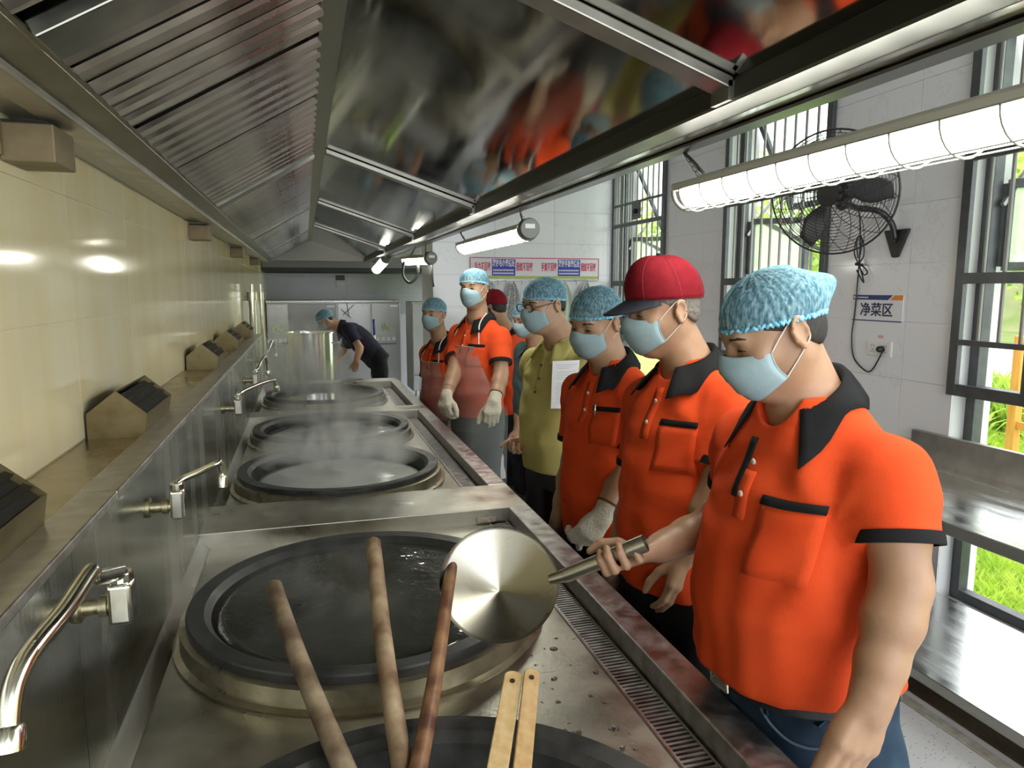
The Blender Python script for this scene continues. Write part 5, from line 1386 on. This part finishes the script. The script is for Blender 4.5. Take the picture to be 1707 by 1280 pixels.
    # cuffs
    if sp.get('cuffs', True):
        for k in 'LR':
            e, d = sl_end[k]; r0 = sp.get('sr', 0.063)*b - 0.0005
            MB().lathe([(r0 - 0.006, -0.016), (r0 + 0.0022, -0.016), (r0 + 0.0032, -0.008), (r0 + 0.0030, 0.004), (r0 - 0.006, 0.0045)], e, d, 40).build('sleeve_cuff', trim, shirt, smooth=50)
    top_t = T - 0.075*b
    if sp.get('placket', True):
        patch('placket', sp['top'], [-0.016, 0.0, 0.016], np.linspace(top_t - sp.get('pk0', 0.0), top_t - 0.135, 9), shirt, 0.0012)
        if sp.get('facing'): patch('placket_facing', trim, [-0.030, -0.022, -0.012], np.linspace(top_t + 0.004, top_t - 0.10, 9), shirt, 0.0016)
        for j in range(sp.get('buttons', 2)):
            p = onshirt(0.0, top_t - 0.035 - 0.055*j, 0.003)
            if p is not None: MB().lathe([(0.001, 0.0022), (0.0055, 0.0018), (0.006, 0.0)], p, F, 14).build('button', sp.get('bmat', STRAP), shirt, smooth='all')
    if sp.get('pocket', True):
        l0, l1 = 0.048*b, 0.150*b; z1 = T - 0.165*b; z0 = z1 - 0.115*b
        ls = np.linspace(l0, l1, 7); ts = np.linspace(z0, z1, 7)
        pk = patch('pocket', sp['top'], ls, ts, shirt, 0.0025, 0.003)
        patch('pocket_trim', trim, ls, [z1 - 0.002, z1 + 0.006, z1 + 0.013], shirt, 0.0045, 0.003)
        if sp.get('pen') and onshirt(l0 + 0.02, z1) is not None:
            p = onshirt(l0 + 0.015, z1, 0.008); MB().tube([p - up*0.02, p + up*0.02], 0.004, 8).build('pen', CHROME, shirt, smooth='all')
    # --- trousers
    ank = sp.get('ankles'); hipL = Pp + L*0.088*b - up*0.03; hipR = Pp - L*0.088*b - up*0.03
    wt = sp.get('waist', 0.12)
    feet = {}
    for k, hp, q in (('L', hipL, 1), ('R', hipR, -1)):
        an = np.array([hp[0], hp[1], 0.09]) + L*q*0.01 - np.array([F[0], F[1], 0])*0.02 if not ank else np.array(ank[k])
        kn = 0.5*(hp + an) + np.array([F[0], F[1], 0])*sp.get('knee', 0.02)
        feet[k] = (hp, kn, an)
    P_ = [x for k in 'LR' for x in feet[k]] + [Pp + up*T*wt]
    ft = Field(np.minimum.reduce(P_) - 0.22, np.maximum.reduce(P_) + 0.22, max(vox*1.3, 0.006))
    ft.torso(Pp, M, T, tab, 0.01, off=-0.004, lo=-0.16, hi=wt)
    for k in 'LR':
        hp, kn, an = feet[k]
        ft.chain([hp, hp*0.6 + kn*0.4, kn, 0.5*(kn + an), an - np.array([0, 0, 0.02])], [0.094*b, 0.088*b, 0.074*b, 0.066*b, 0.064*b], 0.03)
    ft.ripple(wrinkle(sp.get('seed', 1) + 50, 0.0030))
    ft.cut(Pp + up*T*wt, up); ft.cut(np.array([0, 0, 0.045]), np.array([0, 0, -1.0]))
    tr, TV, TF = ft.build('trousers', sp['legs'], root)
    if sp.get('belt'):
        G = []
        t0 = wt*T
        for h in (-0.040, -0.036, -0.006, -0.002):
            row = []
            for i in range(64):
                an_ = 2*math.pi*i/64; tt = (t0 + h)/T
                a_ = np.interp(tt, tab[:, 0], tab[:, 1]); fo = np.interp(tt, tab[:, 0], tab[:, 4]); c_, s_ = math.cos(an_), math.sin(an_)
                b_ = np.interp(tt, tab[:, 0], tab[:, 2]) if c_ > 0 else np.interp(tt, tab[:, 0], tab[:, 3])
                e = 2/2.3; g = 0.0045 if abs(h + 0.021) < 0.016 else 0.001
                row.append(Pp + up*(t0 + h) + F*(fo + math.copysign(abs(c_)**e, c_)*(b_ + g)) + L*math.copysign(abs(s_)**e, s_)*(a_ + g))
            G.append(row)
        bl = MB().grid([list(r) for r in zip(*G)], closed_u=True).build('belt', LEATHER, tr, smooth=50)
        pb = Pp + up*(t0 - 0.021) + F*(np.interp((t0 - .02)/T, tab[:, 0], tab[:, 2]) + np.interp((t0 - .02)/T, tab[:, 0], tab[:, 4]) + 0.006)
        MB().obox(pb, (F, L, up), (0.003, 0.026, 0.019)).build('buckle', CHROME, bl, bevel=0.003)
        TB = BVHTree.FromPolygons([tuple(v) for v in TV], [tuple(f) for f in TF.tolist()])
        def surf(l, h, off):
            hit = TB.ray_cast(Vector(Pp + L*l + up*h + F*0.5), Vector(-F)); return None if hit[0] is None else np.array(hit[0]) + np.array(hit[1])*off
        for l in (-0.11, 0.085, 0.145):   # belt loops and curved pocket welts
            p = surf(l, t0 - 0.05, 0.006); q = surf(l, t0 - 0.001, 0.009)
            if p is not None and q is not None: MB().bar(p, q + np.array([0, 0, 0.0]), 0.011, 0.004, up=F).build('belt_loop', sp['legs'], tr, bevel=0.001)
        for q in (1, -1):
            pts = [surf(q*x, t0 - y, 0.0015) for x, y in ((0.075, 0.045), (0.083, 0.075), (0.105, 0.098), (0.130, 0.103), (0.150, 0.096))]
            if all(p is not None for p in pts): MB().tube(smooth_path(pts), 0.0028, 6).build('pocket_welt', mat('denim_seam', (0.09, 0.13, 0.18), 0.8), tr, smooth='all')
    # --- shoes
    for k in 'LR':
        an = feet[k][2]; fd = nrm(np.array([F[0], F[1], 0]))
        fh = Field(np.array([an[0], an[1], 0]) - [0.24, 0.24, 0.02], np.array([an[0], an[1], 0.16]) + [0.24, 0.24, 0.02], 0.007)
        a2 = np.array([an[0], an[1], 0.0])
        fh.chain([a2 - fd*0.05 + [0, 0, 0.045], a2 + fd*0.06 + [0, 0, 0.042], a2 + fd*0.15 + [0, 0, 0.032]], [0.042, 0.044, 0.034], 0.02)
        fh.cone(a2 - fd*0.02 + [0, 0, 0.05], a2 - fd*0.02 + [0, 0, 0.11], 0.044, 0.042, 0.03)
        fh.cut((0, 0, 0.003), np.array([0, 0, -1.0]))
        fh.build('shoe', LEATHER, root)
    # --- gloves
    for k in sp.get('gloves', ''):
        a = arms[k]; W, K_ = a['W'], a['K']
        g = Field(np.minimum(W, K_) - 0.15, np.maximum(W, K_) + 0.15, min(vox, 0.005))
        hand(g, W, K_, a['a'], a['n'], a.get('curl', (22, 28, 18)), a.get('thumb'), min(1.03, b*1.02)*1.04, off=0.0032, fd=a.get('fd'), curls=a.get('curls'))
        d = nrm(W - a['E']); g.cone(W - d*0.045, W + d*0.01, 0.036, 0.031, 0.012); g.cut(W - d*0.05, -d)
        go, _, _ = g.build('glove', GLOVE, root)
        MB().lathe([(0.034, 0), (0.0385, 0.0), (0.0385, 0.006), (0.034, 0.006)], W - d*0.051, d, 24).build('glove_hem', mat('glove_hem_dark', (0.08, 0.05, 0.03), 0.9), go)
    # --- face pieces
    for q in (1, -1):
        MB().tube([hP(0.0915, 0.014*q, 0.024), hP(0.0935, 0.028*q, 0.029), hP(0.0855, 0.045*q, 0.028), hP(0.074, 0.054*q, 0.022)], [0.0022*hs, 0.0036*hs, 0.0033*hs, 0.0012*hs], 6).build('eyebrow', HAIR, root, smooth='all')
        MB().tube([hP(0.0845, 0.0175*q, -0.0015), hP(0.0885, 0.027*q, 0.0015), hP(0.0875, 0.037*q, 0.0018), hP(0.081, 0.0465*q, -0.0012)], [0.0010*hs, 0.0020*hs, 0.0021*hs, 0.0010*hs], 6).build('eyelash', HAIR, root, smooth='all')
        if sp.get('eyes'):
            MB().sphere(hP(0.0805, 0.032*q, -0.0022), 0.0075*hs, 12, 8, (1, 1.25, 0.45), np.array(Hm).T).build('eye', mat('eye_dark', (0.03, 0.018, 0.012), 0.1), root, smooth='all')
    if sp.get('glasses'):
        gl = None
        for q in (1, -1):
            ring = [hP(0.113 - 0.25*abs(0.033*q + 0.024*math.cos(t)*q)**1.35*1.4, 0.033*q + 0.0245*math.copysign(abs(math.cos(t))**0.7, math.cos(t)), 0.000 + 0.0175*math.copysign(abs(math.sin(t))**0.7, math.sin(t)) + 0.007) for t in np.linspace(0, 2*math.pi, 25)[:-1]]
            o = MB().tube(ring, 0.0028*hs, 6, closed=True).build('glasses_rim', BLACKP, root if gl is None else gl, smooth='all'); gl = gl or o
            MB().tube([hP(0.092, 0.059*q, 0.006), hP(0.05, 0.076*q, 0.008), hP(-0.01, 0.081*q, 0.008), hP(-0.03, 0.080*q, -0.008)], 0.0018*hs, 6).build('temple_arm', BLACKP, gl, smooth='all')
        MB().tube([hP(0.107, 0.009, 0.004), hP(0.110, 0, 0.006), hP(0.107, -0.009, 0.004)], 0.0018*hs, 6).build('bridge', BLACKP, gl, smooth='all')
    # --- face mask with pleats and ear loops
    Fc = [(0.0, 0.1085, -0.002), (0.10, 0.1185, -0.013), (0.28, 0.1300, -0.032), (0.5, 0.124, -0.058), (0.72, 0.114, -0.086), (0.9, 0.101, -0.106), (1.0, 0.089, -0.114)]
    Fc = np.array(Fc); G = []
    for v in np.linspace(0, 1, 29):
        fc_ = np.interp(v, Fc[:, 0], Fc[:, 1]); uc = np.interp(v, Fc[:, 0], Fc[:, 2]); us = -0.020 - 0.060*v
        fs_ = 0.046 - 0.012*v + 0.006*math.sin(math.pi*v)
        pl = 0.0022*(((v*4.2) % 1.0) - 0.5) if 0.15 < v < 0.92 else 0
        row = []
        for u_ in np.linspace(-1, 1, 25):
            w = abs(u_); q = 1 - w**2.0
            ff = fs_ + (fc_ - fs_)*(q**0.92) + pl*(1 - w**4)
            nose = math.exp(-(u_/0.34)**2)*0.011*max(0, 1 - v*2.8)
            row.append(hP(ff + nose, math.copysign(0.0690*min(1, w*1.06)**0.84, u_)*(1 - 0.04*v) if w > 0 else 0.0, uc + (us - uc)*w**1.6 + (0.010*max(0, 1 - 3*v)*math.exp(-(u_/0.25)**2))))
        G.append(row)
    mk = MB().grid(G).build('face_mask', MASKM, root, smooth=60, solid=0.0015)
    for q in (1, -1):
        MB().tube(smooth_path([hP(0.046, 0.0695*q, -0.021), hP(0.015, 0.0785*q, 0.006), hP(-0.016, 0.083*q, 0.026), hP(-0.032, 0.086*q, 0.018)]), 0.0014*hs, 5).build('ear_loop', STRAP, mk, smooth='all')
        MB().tube(smooth_path([hP(0.036, 0.0665*q, -0.079), hP(0.010, 0.074*q, -0.058), hP(-0.018, 0.082*q, -0.034), hP(-0.03, 0.086*q, -0.02)]), 0.0014*hs, 5).build('ear_loop', STRAP, mk, smooth='all')
        MB().tube([G[k][0 if q < 0 else -1] for k in range(29)], 0.0018*hs, 5).build('side_seam', MASKM, mk, smooth='all')
    # --- head wear
    R3 = np.array([0.1045, 0.0845, 0.0895]); cc = np.array([-0.013, 0, 0.034])
    def dome(t, q, puff=0.0, e0f=0.14, e0b=-0.42, pw=1.0):
        er = (e0f + e0b)/2 + (e0f - e0b)/2*math.cos(t); e = er + (math.pi/2 - er)*q
        d = np.array([math.cos(e)*math.cos(t), math.cos(e)*math.sin(t), math.sin(e)])
        return cc + d/np.sqrt(((d/R3)**2).sum())*(1 + puff), d
    if sp.get('hat') == 'net':
        r_ = np.random.default_rng(sp.get('seed', 1)); ph = r_.uniform(0, 6, 6); tail = sp.get('tail', 0.0); G = []
        nt_, nq = 160, 22
        for i in range(nt_):
            t = 2*math.pi*i/nt_; row = []
            for j in range(nq):
                q = j/(nq - 1)
                pleat = math.sin(30*t + 1.6*math.sin(3*t + ph[0]) + 2.0*q)*0.020*math.exp(-q*2.3)*(0.5 + 0.5*math.sin(2*t + ph[1])**2 + 0.25)
                puff = sp.get('puff', 0.06)*math.sin(math.pi*min(1, q*1.35))**0.8*(0.75 + 0.35*math.sin(2*t + 3*q + ph[2])) + pleat + 0.012*math.sin(9*t + 11*q + ph[3])*math.sin(math.pi*q)
                p, d = dome(t, q, puff, sp.get('nf', 0.10), sp.get('nb', -0.40))
                if tail:
                    g_ = max(0, -math.cos(t))**6*math.exp(-((q - 0.20)/0.16)**2); p = p + np.array([-1, 0, 0.15])*tail*g_
                row.append(hP(*p))
            G.append(row)
        nt = MB().grid(G, closed_u=True).build('hairnet', NET, root, smooth='all')
        ring = []
        for i in range(180):
            t = 2*math.pi*i/180; p, d = dome(t, 0.0, 0.012 + 0.022*math.sin(44*t + math.sin(5*t)), sp.get('nf', 0.10), sp.get('nb', -0.40)); p[2] += 0.0035*math.sin(60*t + ph[4]); ring.append(hP(*p))
        MB().tube(ring, 0.0042*hs, 6, closed=True).build('elastic_band', NETBAND, nt, smooth='all')
    elif sp.get('hat') == 'cap':
        capz = lambda p: np.array([p[0], p[1], p[2] + max(0.0, p[2] - 0.055)*0.30])
        G = []
        for i in range(64):
            t = 2*math.pi*i/64; row = []
            for j in range(14):
                q = j/13.0; front = max(0, math.cos(t))
                pf = 0.03 + 0.16*front**0.7*math.sin(math.pi*min(1, q*0.9 + 0.12))**1.0 + 0.05*math.sin(math.pi*q*0.9)
                p, d = dome(t, q, pf, 0.12, -0.22); row.append(hP(*capz(p)))
            G.append(row)
        cp = MB().grid(G, closed_u=True).build('cap', REDCAP, root, smooth='all', solid=0.002)
        for t in (0.62, -0.62, 1.7, -1.7, 2.6, -2.6):   # seams
            MB().tube([hP(*capz(dome(t, q, 0.034 + 0.16*max(0, math.cos(t))**0.7*math.sin(math.pi*min(1, q*0.9 + 0.12)) + 0.05*math.sin(math.pi*q*0.9), 0.12, -0.22)[0])) for q in np.linspace(0, 1, 12)], 0.0013, 5).build('seam', REDTRIM, cp, smooth='all')
        G = [[hP(*(dome(t, q, 0.040, 0.12, -0.22)[0])) for q in (0.01, 0.16)] for t in np.linspace(0.9, 2*math.pi - 0.9, 40)]
        MB().grid(G).build('band', REDTRIM, cp, smooth='all', solid=0.001)
        MB().sphere(hP(*capz(dome(0, 1.0, 0.085)[0])), 0.008*hs, 10, 6, (1, 1, 0.7)).build('top_button', NAVYB, cp, smooth='all')
        G = []
        for q in np.linspace(0, 1, 10):
            row = []
            for u_ in np.linspace(-1, 1, 21):
                t = u_*1.02; p0, d = dome(t, 0.015, 0.035, 0.12, -0.22)
                reach = 0.082*(1 - abs(u_)**2.6)
                row.append(hP(p0[0] + reach*q*1.0, p0[1]*(1 + 0.05*q), p0[2] - 0.34*reach*q - 0.018*q*u_*u_))
            G.append(row)
        MB().grid(G).build('brim', NAVYB, cp, smooth='all', solid=0.004)
    # --- clear apron
    if sp.get('apron'):
        G = []; zt = T - 0.17*b; zb = sp['apron']
        prev = None
        for v in np.linspace(0, 1, 40):
            h = zt + (zb - zt)*v; zz = (Pp + up*h)[2]
            p = onshirt(0, h, 0.0) if h > T*hem + 0.02 else None
            if p is not None: fc_ = (p - Pp) @ F + 0.012; prev = fc_
            else: fc_ = prev + 0.008*min(1, (T*hem - h)*2)
            wv = (0.115 + (0.255 - 0.115)*min(1, v/0.33)**1.2)*b
            row = []
            for u_ in np.linspace(-1, 1, 31):
                l = u_*wv
                fold = 0.010*math.sin(13*u_ + 3*v + sp.get('seed', 0))*max(0, v - 0.35)*1.6
                row.append(Pp + up*h + L*l + F*(fc_ - 2.3*l*l + fold))
            G.append(row)
        ap = MB().grid(G).build('apron', APRON, root, smooth='all')
        for q in (1, -1):
            pts = [G[0][15 + 15*q], Pn + L*q*0.085*b + F*0.075*b - up*0.045*b, Pn + L*q*0.072*b + F*0.01 + up*0.020*b]
            MB().tube(smooth_path(pts), 0.0045, 6).build('neck_tie', mat('apron_tie', (0.66, 0.62, 0.58), 0.7), ap, smooth='all')
        MB().tube(G[0], 0.003, 6).build('top_hem', mat('apron_hem', (0.5, 0.42, 0.40), 0.5), ap, smooth='all')
    return dict(root=root, Pn=Pn, Pp=Pp, M=M, T=T, arms=arms, on=onshirt, hP=hP)

# ---- the worker with the ladle
lb = at(832, 970, 1.47); l0 = at(926, 966, 1.46); l1 = at(1076, 905, 1.405)
hdir = nrm(l1 - l0); Hc = at(1028, 925, 1.422)
tocam = nrm(C0 - Hc); hup = nrm(np.cross(np.cross(hdir, tocam), hdir)*0 + np.cross(hdir, np.cross((0, 0, 1), hdir)))
if hup[2] < 0: hup = -hup
side = nrm(np.cross(hdir, hup)); side = side if side @ tocam > 0 else -side     # across the handle, towards the camera
Kr = Hc - hup*0.024 - side*0.020
person('stout worker in blue hairnet, orange polo and jeans dipping the ladle', dict(
    head=(1288, 551, 1.27), hface=24, hpitch=27, hroll=0, hs=0.965, neck=(1346, 654, 1.31), pelvis=(1352, 1190, 1.395), face=44, b=1.04, belly=0.95, arch=0.02, vox=0.0042, skin=0,
    L=dict(E=(1503, 975, 1.11), W=(1449, 1178, 1.09), K=(1424, 1250, 1.08), n=np.array([0.35, 0.9, 0.1]), a=RGT*0.95 + FWD*0.3, curl=(14, 20, 14), thumb=[UPV*-0.8 - RGT*0.65 - FWD*0.1, UPV*-0.9 - RGT*0.45, UPV*-0.85 - RGT*0.5]),
    R=dict(E=(1228, 856, 1.56), W=(1102, 912, 1.475), K=Kr, n=hup, a=hdir, fd=side*0.97 - hup*0.22, curls=[(22, 82, 62), (20, 84, 62), (18, 84, 62), (16, 84, 60)],
           thumb=[hup*0.75 - hdir*0.55 + side*0.1, hup*0.45 - hdir*0.85 + side*0.25, -hdir*0.9 + side*0.35 - hup*0.1]),
    top=ORANGE, legs=JEANS, belt=True, waist=0.235, hem=0.205, hat='net', tail=0.035, puff=0.03, seed=3, buttons=2, hairlow=True, wr=0.0030, slv=0.60, loose=0.011, vopen=1.4, cfm=136, pk0=0.05, fold=0.0045, facing=True))
person('worker in a red cap with a dark brim, orange polo and black trousers', dict(
    head=(1106, 516, 1.86), hface=22, hpitch=12, neck=(1150, 600, 1.88), pelvis=(1130, 960, 1.90), face=40, b=1.0, belly=0.45, vox=0.0048, skin=0, grey=True,
    L=dict(E=(1190, 820, 1.72), W=(1146, 922, 1.74), K=(1134, 978, 1.74), n=np.array([0.1, 1.0, 0.0]), a=RGT*0.9 + FWD*0.4, curl=(18, 24, 16)),
    top=ORANGE, legs=BLACKC, hem=-0.04, hat='cap', seed=5))
person('worker in blue hairnet and orange polo with one white cotton glove', dict(
    head=(993, 535, 2.37), hface=50, hpitch=20, hroll=-4, neck=(1020, 601, 2.40), pelvis=(1012, 880, 2.44), face=42, b=0.95, belly=0.35, vox=0.005, skin=2, eyes=True, pen=True,
    L=dict(E=(1040, 790, 2.28), W=(1003, 862, 2.24), K=(978, 892, 2.22), n=np.array([0.1, 1.0, -0.2]), a=RGT*0.8 + FWD*0.3 + UPV*0.3, curl=(45, 55, 30), thumb=[UPV*-0.8 - RGT*0.5, UPV*-0.9 - RGT*0.3 + FWD*0.3, UPV*-0.9 + FWD*0.3]),
    top=ORANGE, legs=BLACKC, hem=-0.05, hat='net', seed=7, gloves='L'))
person('man in glasses, blue hairnet and yellow polo shirt', dict(
    head=(907, 507, 3.0), hface=36, hpitch=12, neck=(936, 563, 3.03), pelvis=(935, 775, 3.10), face=42, b=1.0, belly=0.75, vox=0.0055, skin=1, eyes=True, glasses=True,
    L=dict(E=(988, 690, 2.98), W=(978, 690, 2.90), K=(958, 676, 2.885), n=np.array([0.6, 0.8, 0.0]), a=np.array([0.0, 0.0, -1.0]), curl=(20, 20, 10)),
    R=dict(E=(895, 675, 3.22), W=(880, 728, 3.12), K=(868, 750, 3.08), n=np.array([0.4, -0.9, 0.0]), a=RGT*0.9 + UPV*0.2, curl=(40, 50, 30)),
    top=YELLOW, legs=GREYT, hem=-0.02, hat='net', seed=9, trim=YELLOW, bmat=BLACKP, pocket=False, cuffs=False, buttons=3))
person('man in teal-grey polo and blue hairnet half hidden behind the yellow polo', dict(
    head=(879, 529, 4.5), hface=35, hpitch=20, neck=(897, 577, 4.62), pelvis=(892, 698, 4.92), face=35, b=0.98, belly=0.3, vox=0.007, skin=2, eyes=True,
    R=dict(E=(868, 665, 4.92), W=(864, 714, 4.80), K=(864, 734, 4.76), n=np.array([0.3, -0.9, 0.0]), a=RGT, curl=(30, 40, 20)),
    top=TEAL, legs=BLACKC, hem=-0.06, hat='net', seed=11, trim=TEAL, pocket=False, ankles={'L': (1.62, 4.92, 0.09), 'R': (1.56, 5.10, 0.09)}))
person('person in a red cap and orange polo turned away behind the tall cook', dict(
    head=(824, 513, 5.4), hface=-35, hpitch=10, neck=(848, 553, 5.55), pelvis=(862, 685, 5.75), face=-30, b=0.95, belly=0.2, vox=0.007, skin=1,
    top=ORANGE, legs=BLACKC, hem=-0.05, hat='cap', seed=13))
person('tall cook in blue hairnet, clear apron and orange polo with both hands gloved', dict(
    head=(790, 480, 4.12), hface=62, hpitch=4, hroll=3, neck=(799, 527, 4.18), pelvis=(796, 688, 4.25), face=42, b=1.02, belly=0.45, vox=0.006, skin=2, eyes=True,
    L=dict(E=(835, 625, 4.0), W=(824, 668, 3.88), K=(820, 690, 3.85), n=np.array([-0.2, 1.0, 0.0]), a=RGT, curl=(35, 45, 25)),
    R=dict(E=(757, 622, 4.1), W=(744, 658, 4.0), K=(740, 678, 3.97), n=np.array([0.5, -0.7, 0.0]), a=-RGT*0.6 + FWD*0.6, curl=(40, 50, 25)),
    top=ORANGE, legs=SLATE, hem=-0.02, hat='net', seed=15, gloves='LR', apron=-0.62, pocket=True))
person('shorter cook in blue hairnet and clear apron farthest along the rail', dict(
    head=(723, 523, 4.86), hface=58, hpitch=5, neck=(735, 564, 4.94), pelvis=(739, 688, 5.02), face=36, b=0.90, belly=0.2, vox=0.0065, skin=2, eyes=True, hs=0.97,
    top=ORANGE, legs=SLATE, hem=-0.05, hat='net', seed=17, apron=-0.5, pocket=True))
person('worker in dark navy polo and hairnet stooping at the far end', dict(
    head=(542, 533, 8.05), hface=8, hpitch=38, neck=(567, 544, 8.1), pelvis=(628, 597, 8.1), face=2, b=1.0, belly=0.5, vox=0.009, skin=1, arch=-0.05, hs=1.02,
    L=dict(E=(600, 580, 7.9), W=(594, 601, 7.85), K=(592, 611, 7.85), n=np.array([0.5, 0.8, 0.0]), a=RGT, curl=(30, 30, 20)),
    R=dict(E=(575, 585, 8.3), W=(560, 600, 8.25), K=(555, 608, 8.25), n=np.array([0.5, -0.8, 0.0]), a=RGT, curl=(30, 30, 20)),
    top=NAVYC, legs=BLACKC, hem=-0.05, hat='net', seed=19, trim=NAVYC, pocket=False, ankles={'L': (0.86, 8.0, 0.09), 'R': (0.84, 8.22, 0.09)}))

# ================================================================== the ladle
ax = nrm(C0 - lb); ax = nrm(ax + np.array([0, 0, 1.0])*0.42)
ld = thing('ladle', 'large steel ladle held over the wok of dark water', 'ladle', lb)
LSTEEL = mat('ladle_steel', (0.29, 0.27, 0.23), 0.27, 1.0, col2=(0.37, 0.35, 0.30), scale=5, rvar=0.06)
R_, dp = 0.122, 0.062
prof = []
for t in np.linspace(0, 1, 14): prof.append((0.001 + R_*t, -dp*(1 - t**1.15)))
prof += [(R_ + 0.0015, 0.0012), (R_ + 0.001, -0.001)]
for t in np.linspace(1, 0, 14): prof.append((0.001 + R_*t, -dp*(1 - t**1.15) - 0.002))
MB().lathe(prof, lb, ax, 72).build('bowl', LSTEEL, ld, smooth=60)
e0 = lb + (l0 - lb)*0.90
MB().tube([e0, l0 + hdir*0.03], [0.010, 0.0145], 16).build('neck', LSTEEL, ld, smooth=60)
n_ = 20; u_, v_, _ = frame_z(hdir); G = []
for (q, rr) in ((0.0, 0.0135), (0.04, 0.0150), (1.0, 0.0178), (1.0, 0.0155), (0.86, 0.0148)):
    p = l0 + hdir*0.02 + (l1 - l0 - hdir*0.02)*q
    G.append([p + (u_*math.cos(2*math.pi*i/n_) + v_*math.sin(2*math.pi*i/n_))*rr for i in range(n_ + 1)])
MB().grid(G).build('handle', LSTEEL, ld, smooth=50)

# ================================================================== papers under the arm of the yellow polo
pa, pb_, pc_, pd_ = at(921, 602, 2.80), at(966, 600, 2.86), at(962, 681, 2.86), at(918, 681, 2.80)
nn_ = nrm(np.cross(pb_ - pa, pd_ - pa)); nn_ = nn_ if nn_ @ (C0 - pa) > 0 else -nn_
doc = thing('document_sheaf', 'white printed sheets held against the yellow polo', 'papers', pd_)
for k in range(3):
    MB().prism([p - nn_*0.0016*k + (pb_ - pa)*0.01*k for p in (pa, pb_, pc_, pd_)], nn_*0.0008).build('sheet', mat('paper', (0.80, 0.80, 0.82), 0.7), doc)
for k in range(22):
    q0 = 0.08 + 0.85*k/22; w0 = 0.12 + 0.03*((k*7) % 3); w1 = 0.9 - 0.12*((k*5) % 4)
    if k in (3, 9): continue
    P_ = lambda u, v: pa + (pb_ - pa)*u + (pd_ - pa)*v + nn_*0.0010
    MB().prism([P_(w0, q0), P_(w1, q0), P_(w1, q0 + 0.008), P_(w0, q0 + 0.008)], nn_*0.0002).build('printed_line', mat('print_grey', (0.42, 0.42, 0.46), 0.7), doc)
# ================================================================== steam over the woks
def steam_mat(name, dens, scale, z0, z1):
    m = bpy.data.materials.new(name); m.use_nodes = True
    nt = m.node_tree; nt.nodes.clear(); N, L = nt.nodes, nt.links
    out = N.new('ShaderNodeOutputMaterial'); v = N.new('ShaderNodeVolumePrincipled')
    v.inputs['Color'].default_value = (1, 1, 1, 1); v.inputs['Anisotropy'].default_value = 0.2
    tc = N.new('ShaderNodeTexCoord'); mp = N.new('ShaderNodeMapping'); mp.inputs['Scale'].default_value = (1, 1, 0.55); L.new(tc.outputs['Object'], mp.inputs['Vector'])
    nz = N.new('ShaderNodeTexNoise'); nz.inputs['Scale'].default_value = scale; nz.inputs['Detail'].default_value = 4; nz.inputs['Distortion'].default_value = 0.6
    L.new(mp.outputs[0], nz.inputs['Vector'])
    r1 = N.new('ShaderNodeMapRange'); r1.inputs['From Min'].default_value = 0.42; r1.inputs['From Max'].default_value = 0.72; L.new(nz.outputs['Fac'], r1.inputs['Value'])
    sx = N.new('ShaderNodeSeparateXYZ'); L.new(tc.outputs['Object'], sx.inputs[0])
    r2 = N.new('ShaderNodeMapRange'); r2.inputs['From Min'].default_value = z0; r2.inputs['From Max'].default_value = z1; r2.inputs['To Min'].default_value = 1; r2.inputs['To Max'].default_value = 0
    L.new(sx.outputs['Z'], r2.inputs['Value'])
    # fade to the sides
    ln = N.new('ShaderNodeVectorMath'); ln.operation = 'MULTIPLY'; ln.inputs[1].default_value = (1, 1, 0); L.new(tc.outputs['Object'], ln.inputs[0])
    le = N.new('ShaderNodeVectorMath'); le.operation = 'LENGTH'; L.new(ln.outputs[0], le.inputs[0])
    r3 = N.new('ShaderNodeMapRange'); r3.inputs['From Min'].default_value = 0.12; r3.inputs['From Max'].default_value = 0.36; r3.inputs['To Min'].default_value = 1; r3.inputs['To Max'].default_value = 0; L.new(le.outputs['Value'], r3.inputs['Value'])
    a = N.new('ShaderNodeMath'); a.operation = 'MULTIPLY'; L.new(r1.outputs[0], a.inputs[0]); L.new(r2.outputs[0], a.inputs[1])
    c = N.new('ShaderNodeMath'); c.operation = 'MULTIPLY'; L.new(a.outputs[0], c.inputs[0]); L.new(r3.outputs[0], c.inputs[1])
    d = N.new('ShaderNodeMath'); d.operation = 'MULTIPLY'; d.inputs[1].default_value = dens; L.new(c.outputs[0], d.inputs[0])
    L.new(d.outputs[0], v.inputs['Density']); L.new(v.outputs[0], out.inputs['Volume'])
    return m
for lab, x, y, z, h, r, dn in (('faint steam over the wok of dark water', WX - 0.03, 1.70, 0.878, 0.12, 0.34, 2.5), ('thick white steam over the wok of cloudy water', WX, 3.07, 0.878, 0.16, 0.36, 30.0),
                               ('steam over the fourth wok', WX + 0.02, 3.99, 0.878, 0.22, 0.36, 13.0), ('tall steam plume rising from the farthest wok', WX - 0.16, 5.29, 0.878, 0.55, 0.36, 14.0)):
    o = MB().lathe([(0.001, 0), (r*0.8, 0), (r, 0.03), (r*0.95, h*0.6), (r*0.6, h*0.92), (0.001, h)], (x, y, z), n=24).build('steam', steam_mat('steam_%d' % int(y*100), dn, 7.0, 0.0, h), loc=(x, y, z))
    tag(o, lab, 'steam', kind='stuff')
SC.cycles.volume_step_rate = 2.0
SC.cycles.volume_max_steps = 48
SC.cycles.volume_bounces = 1
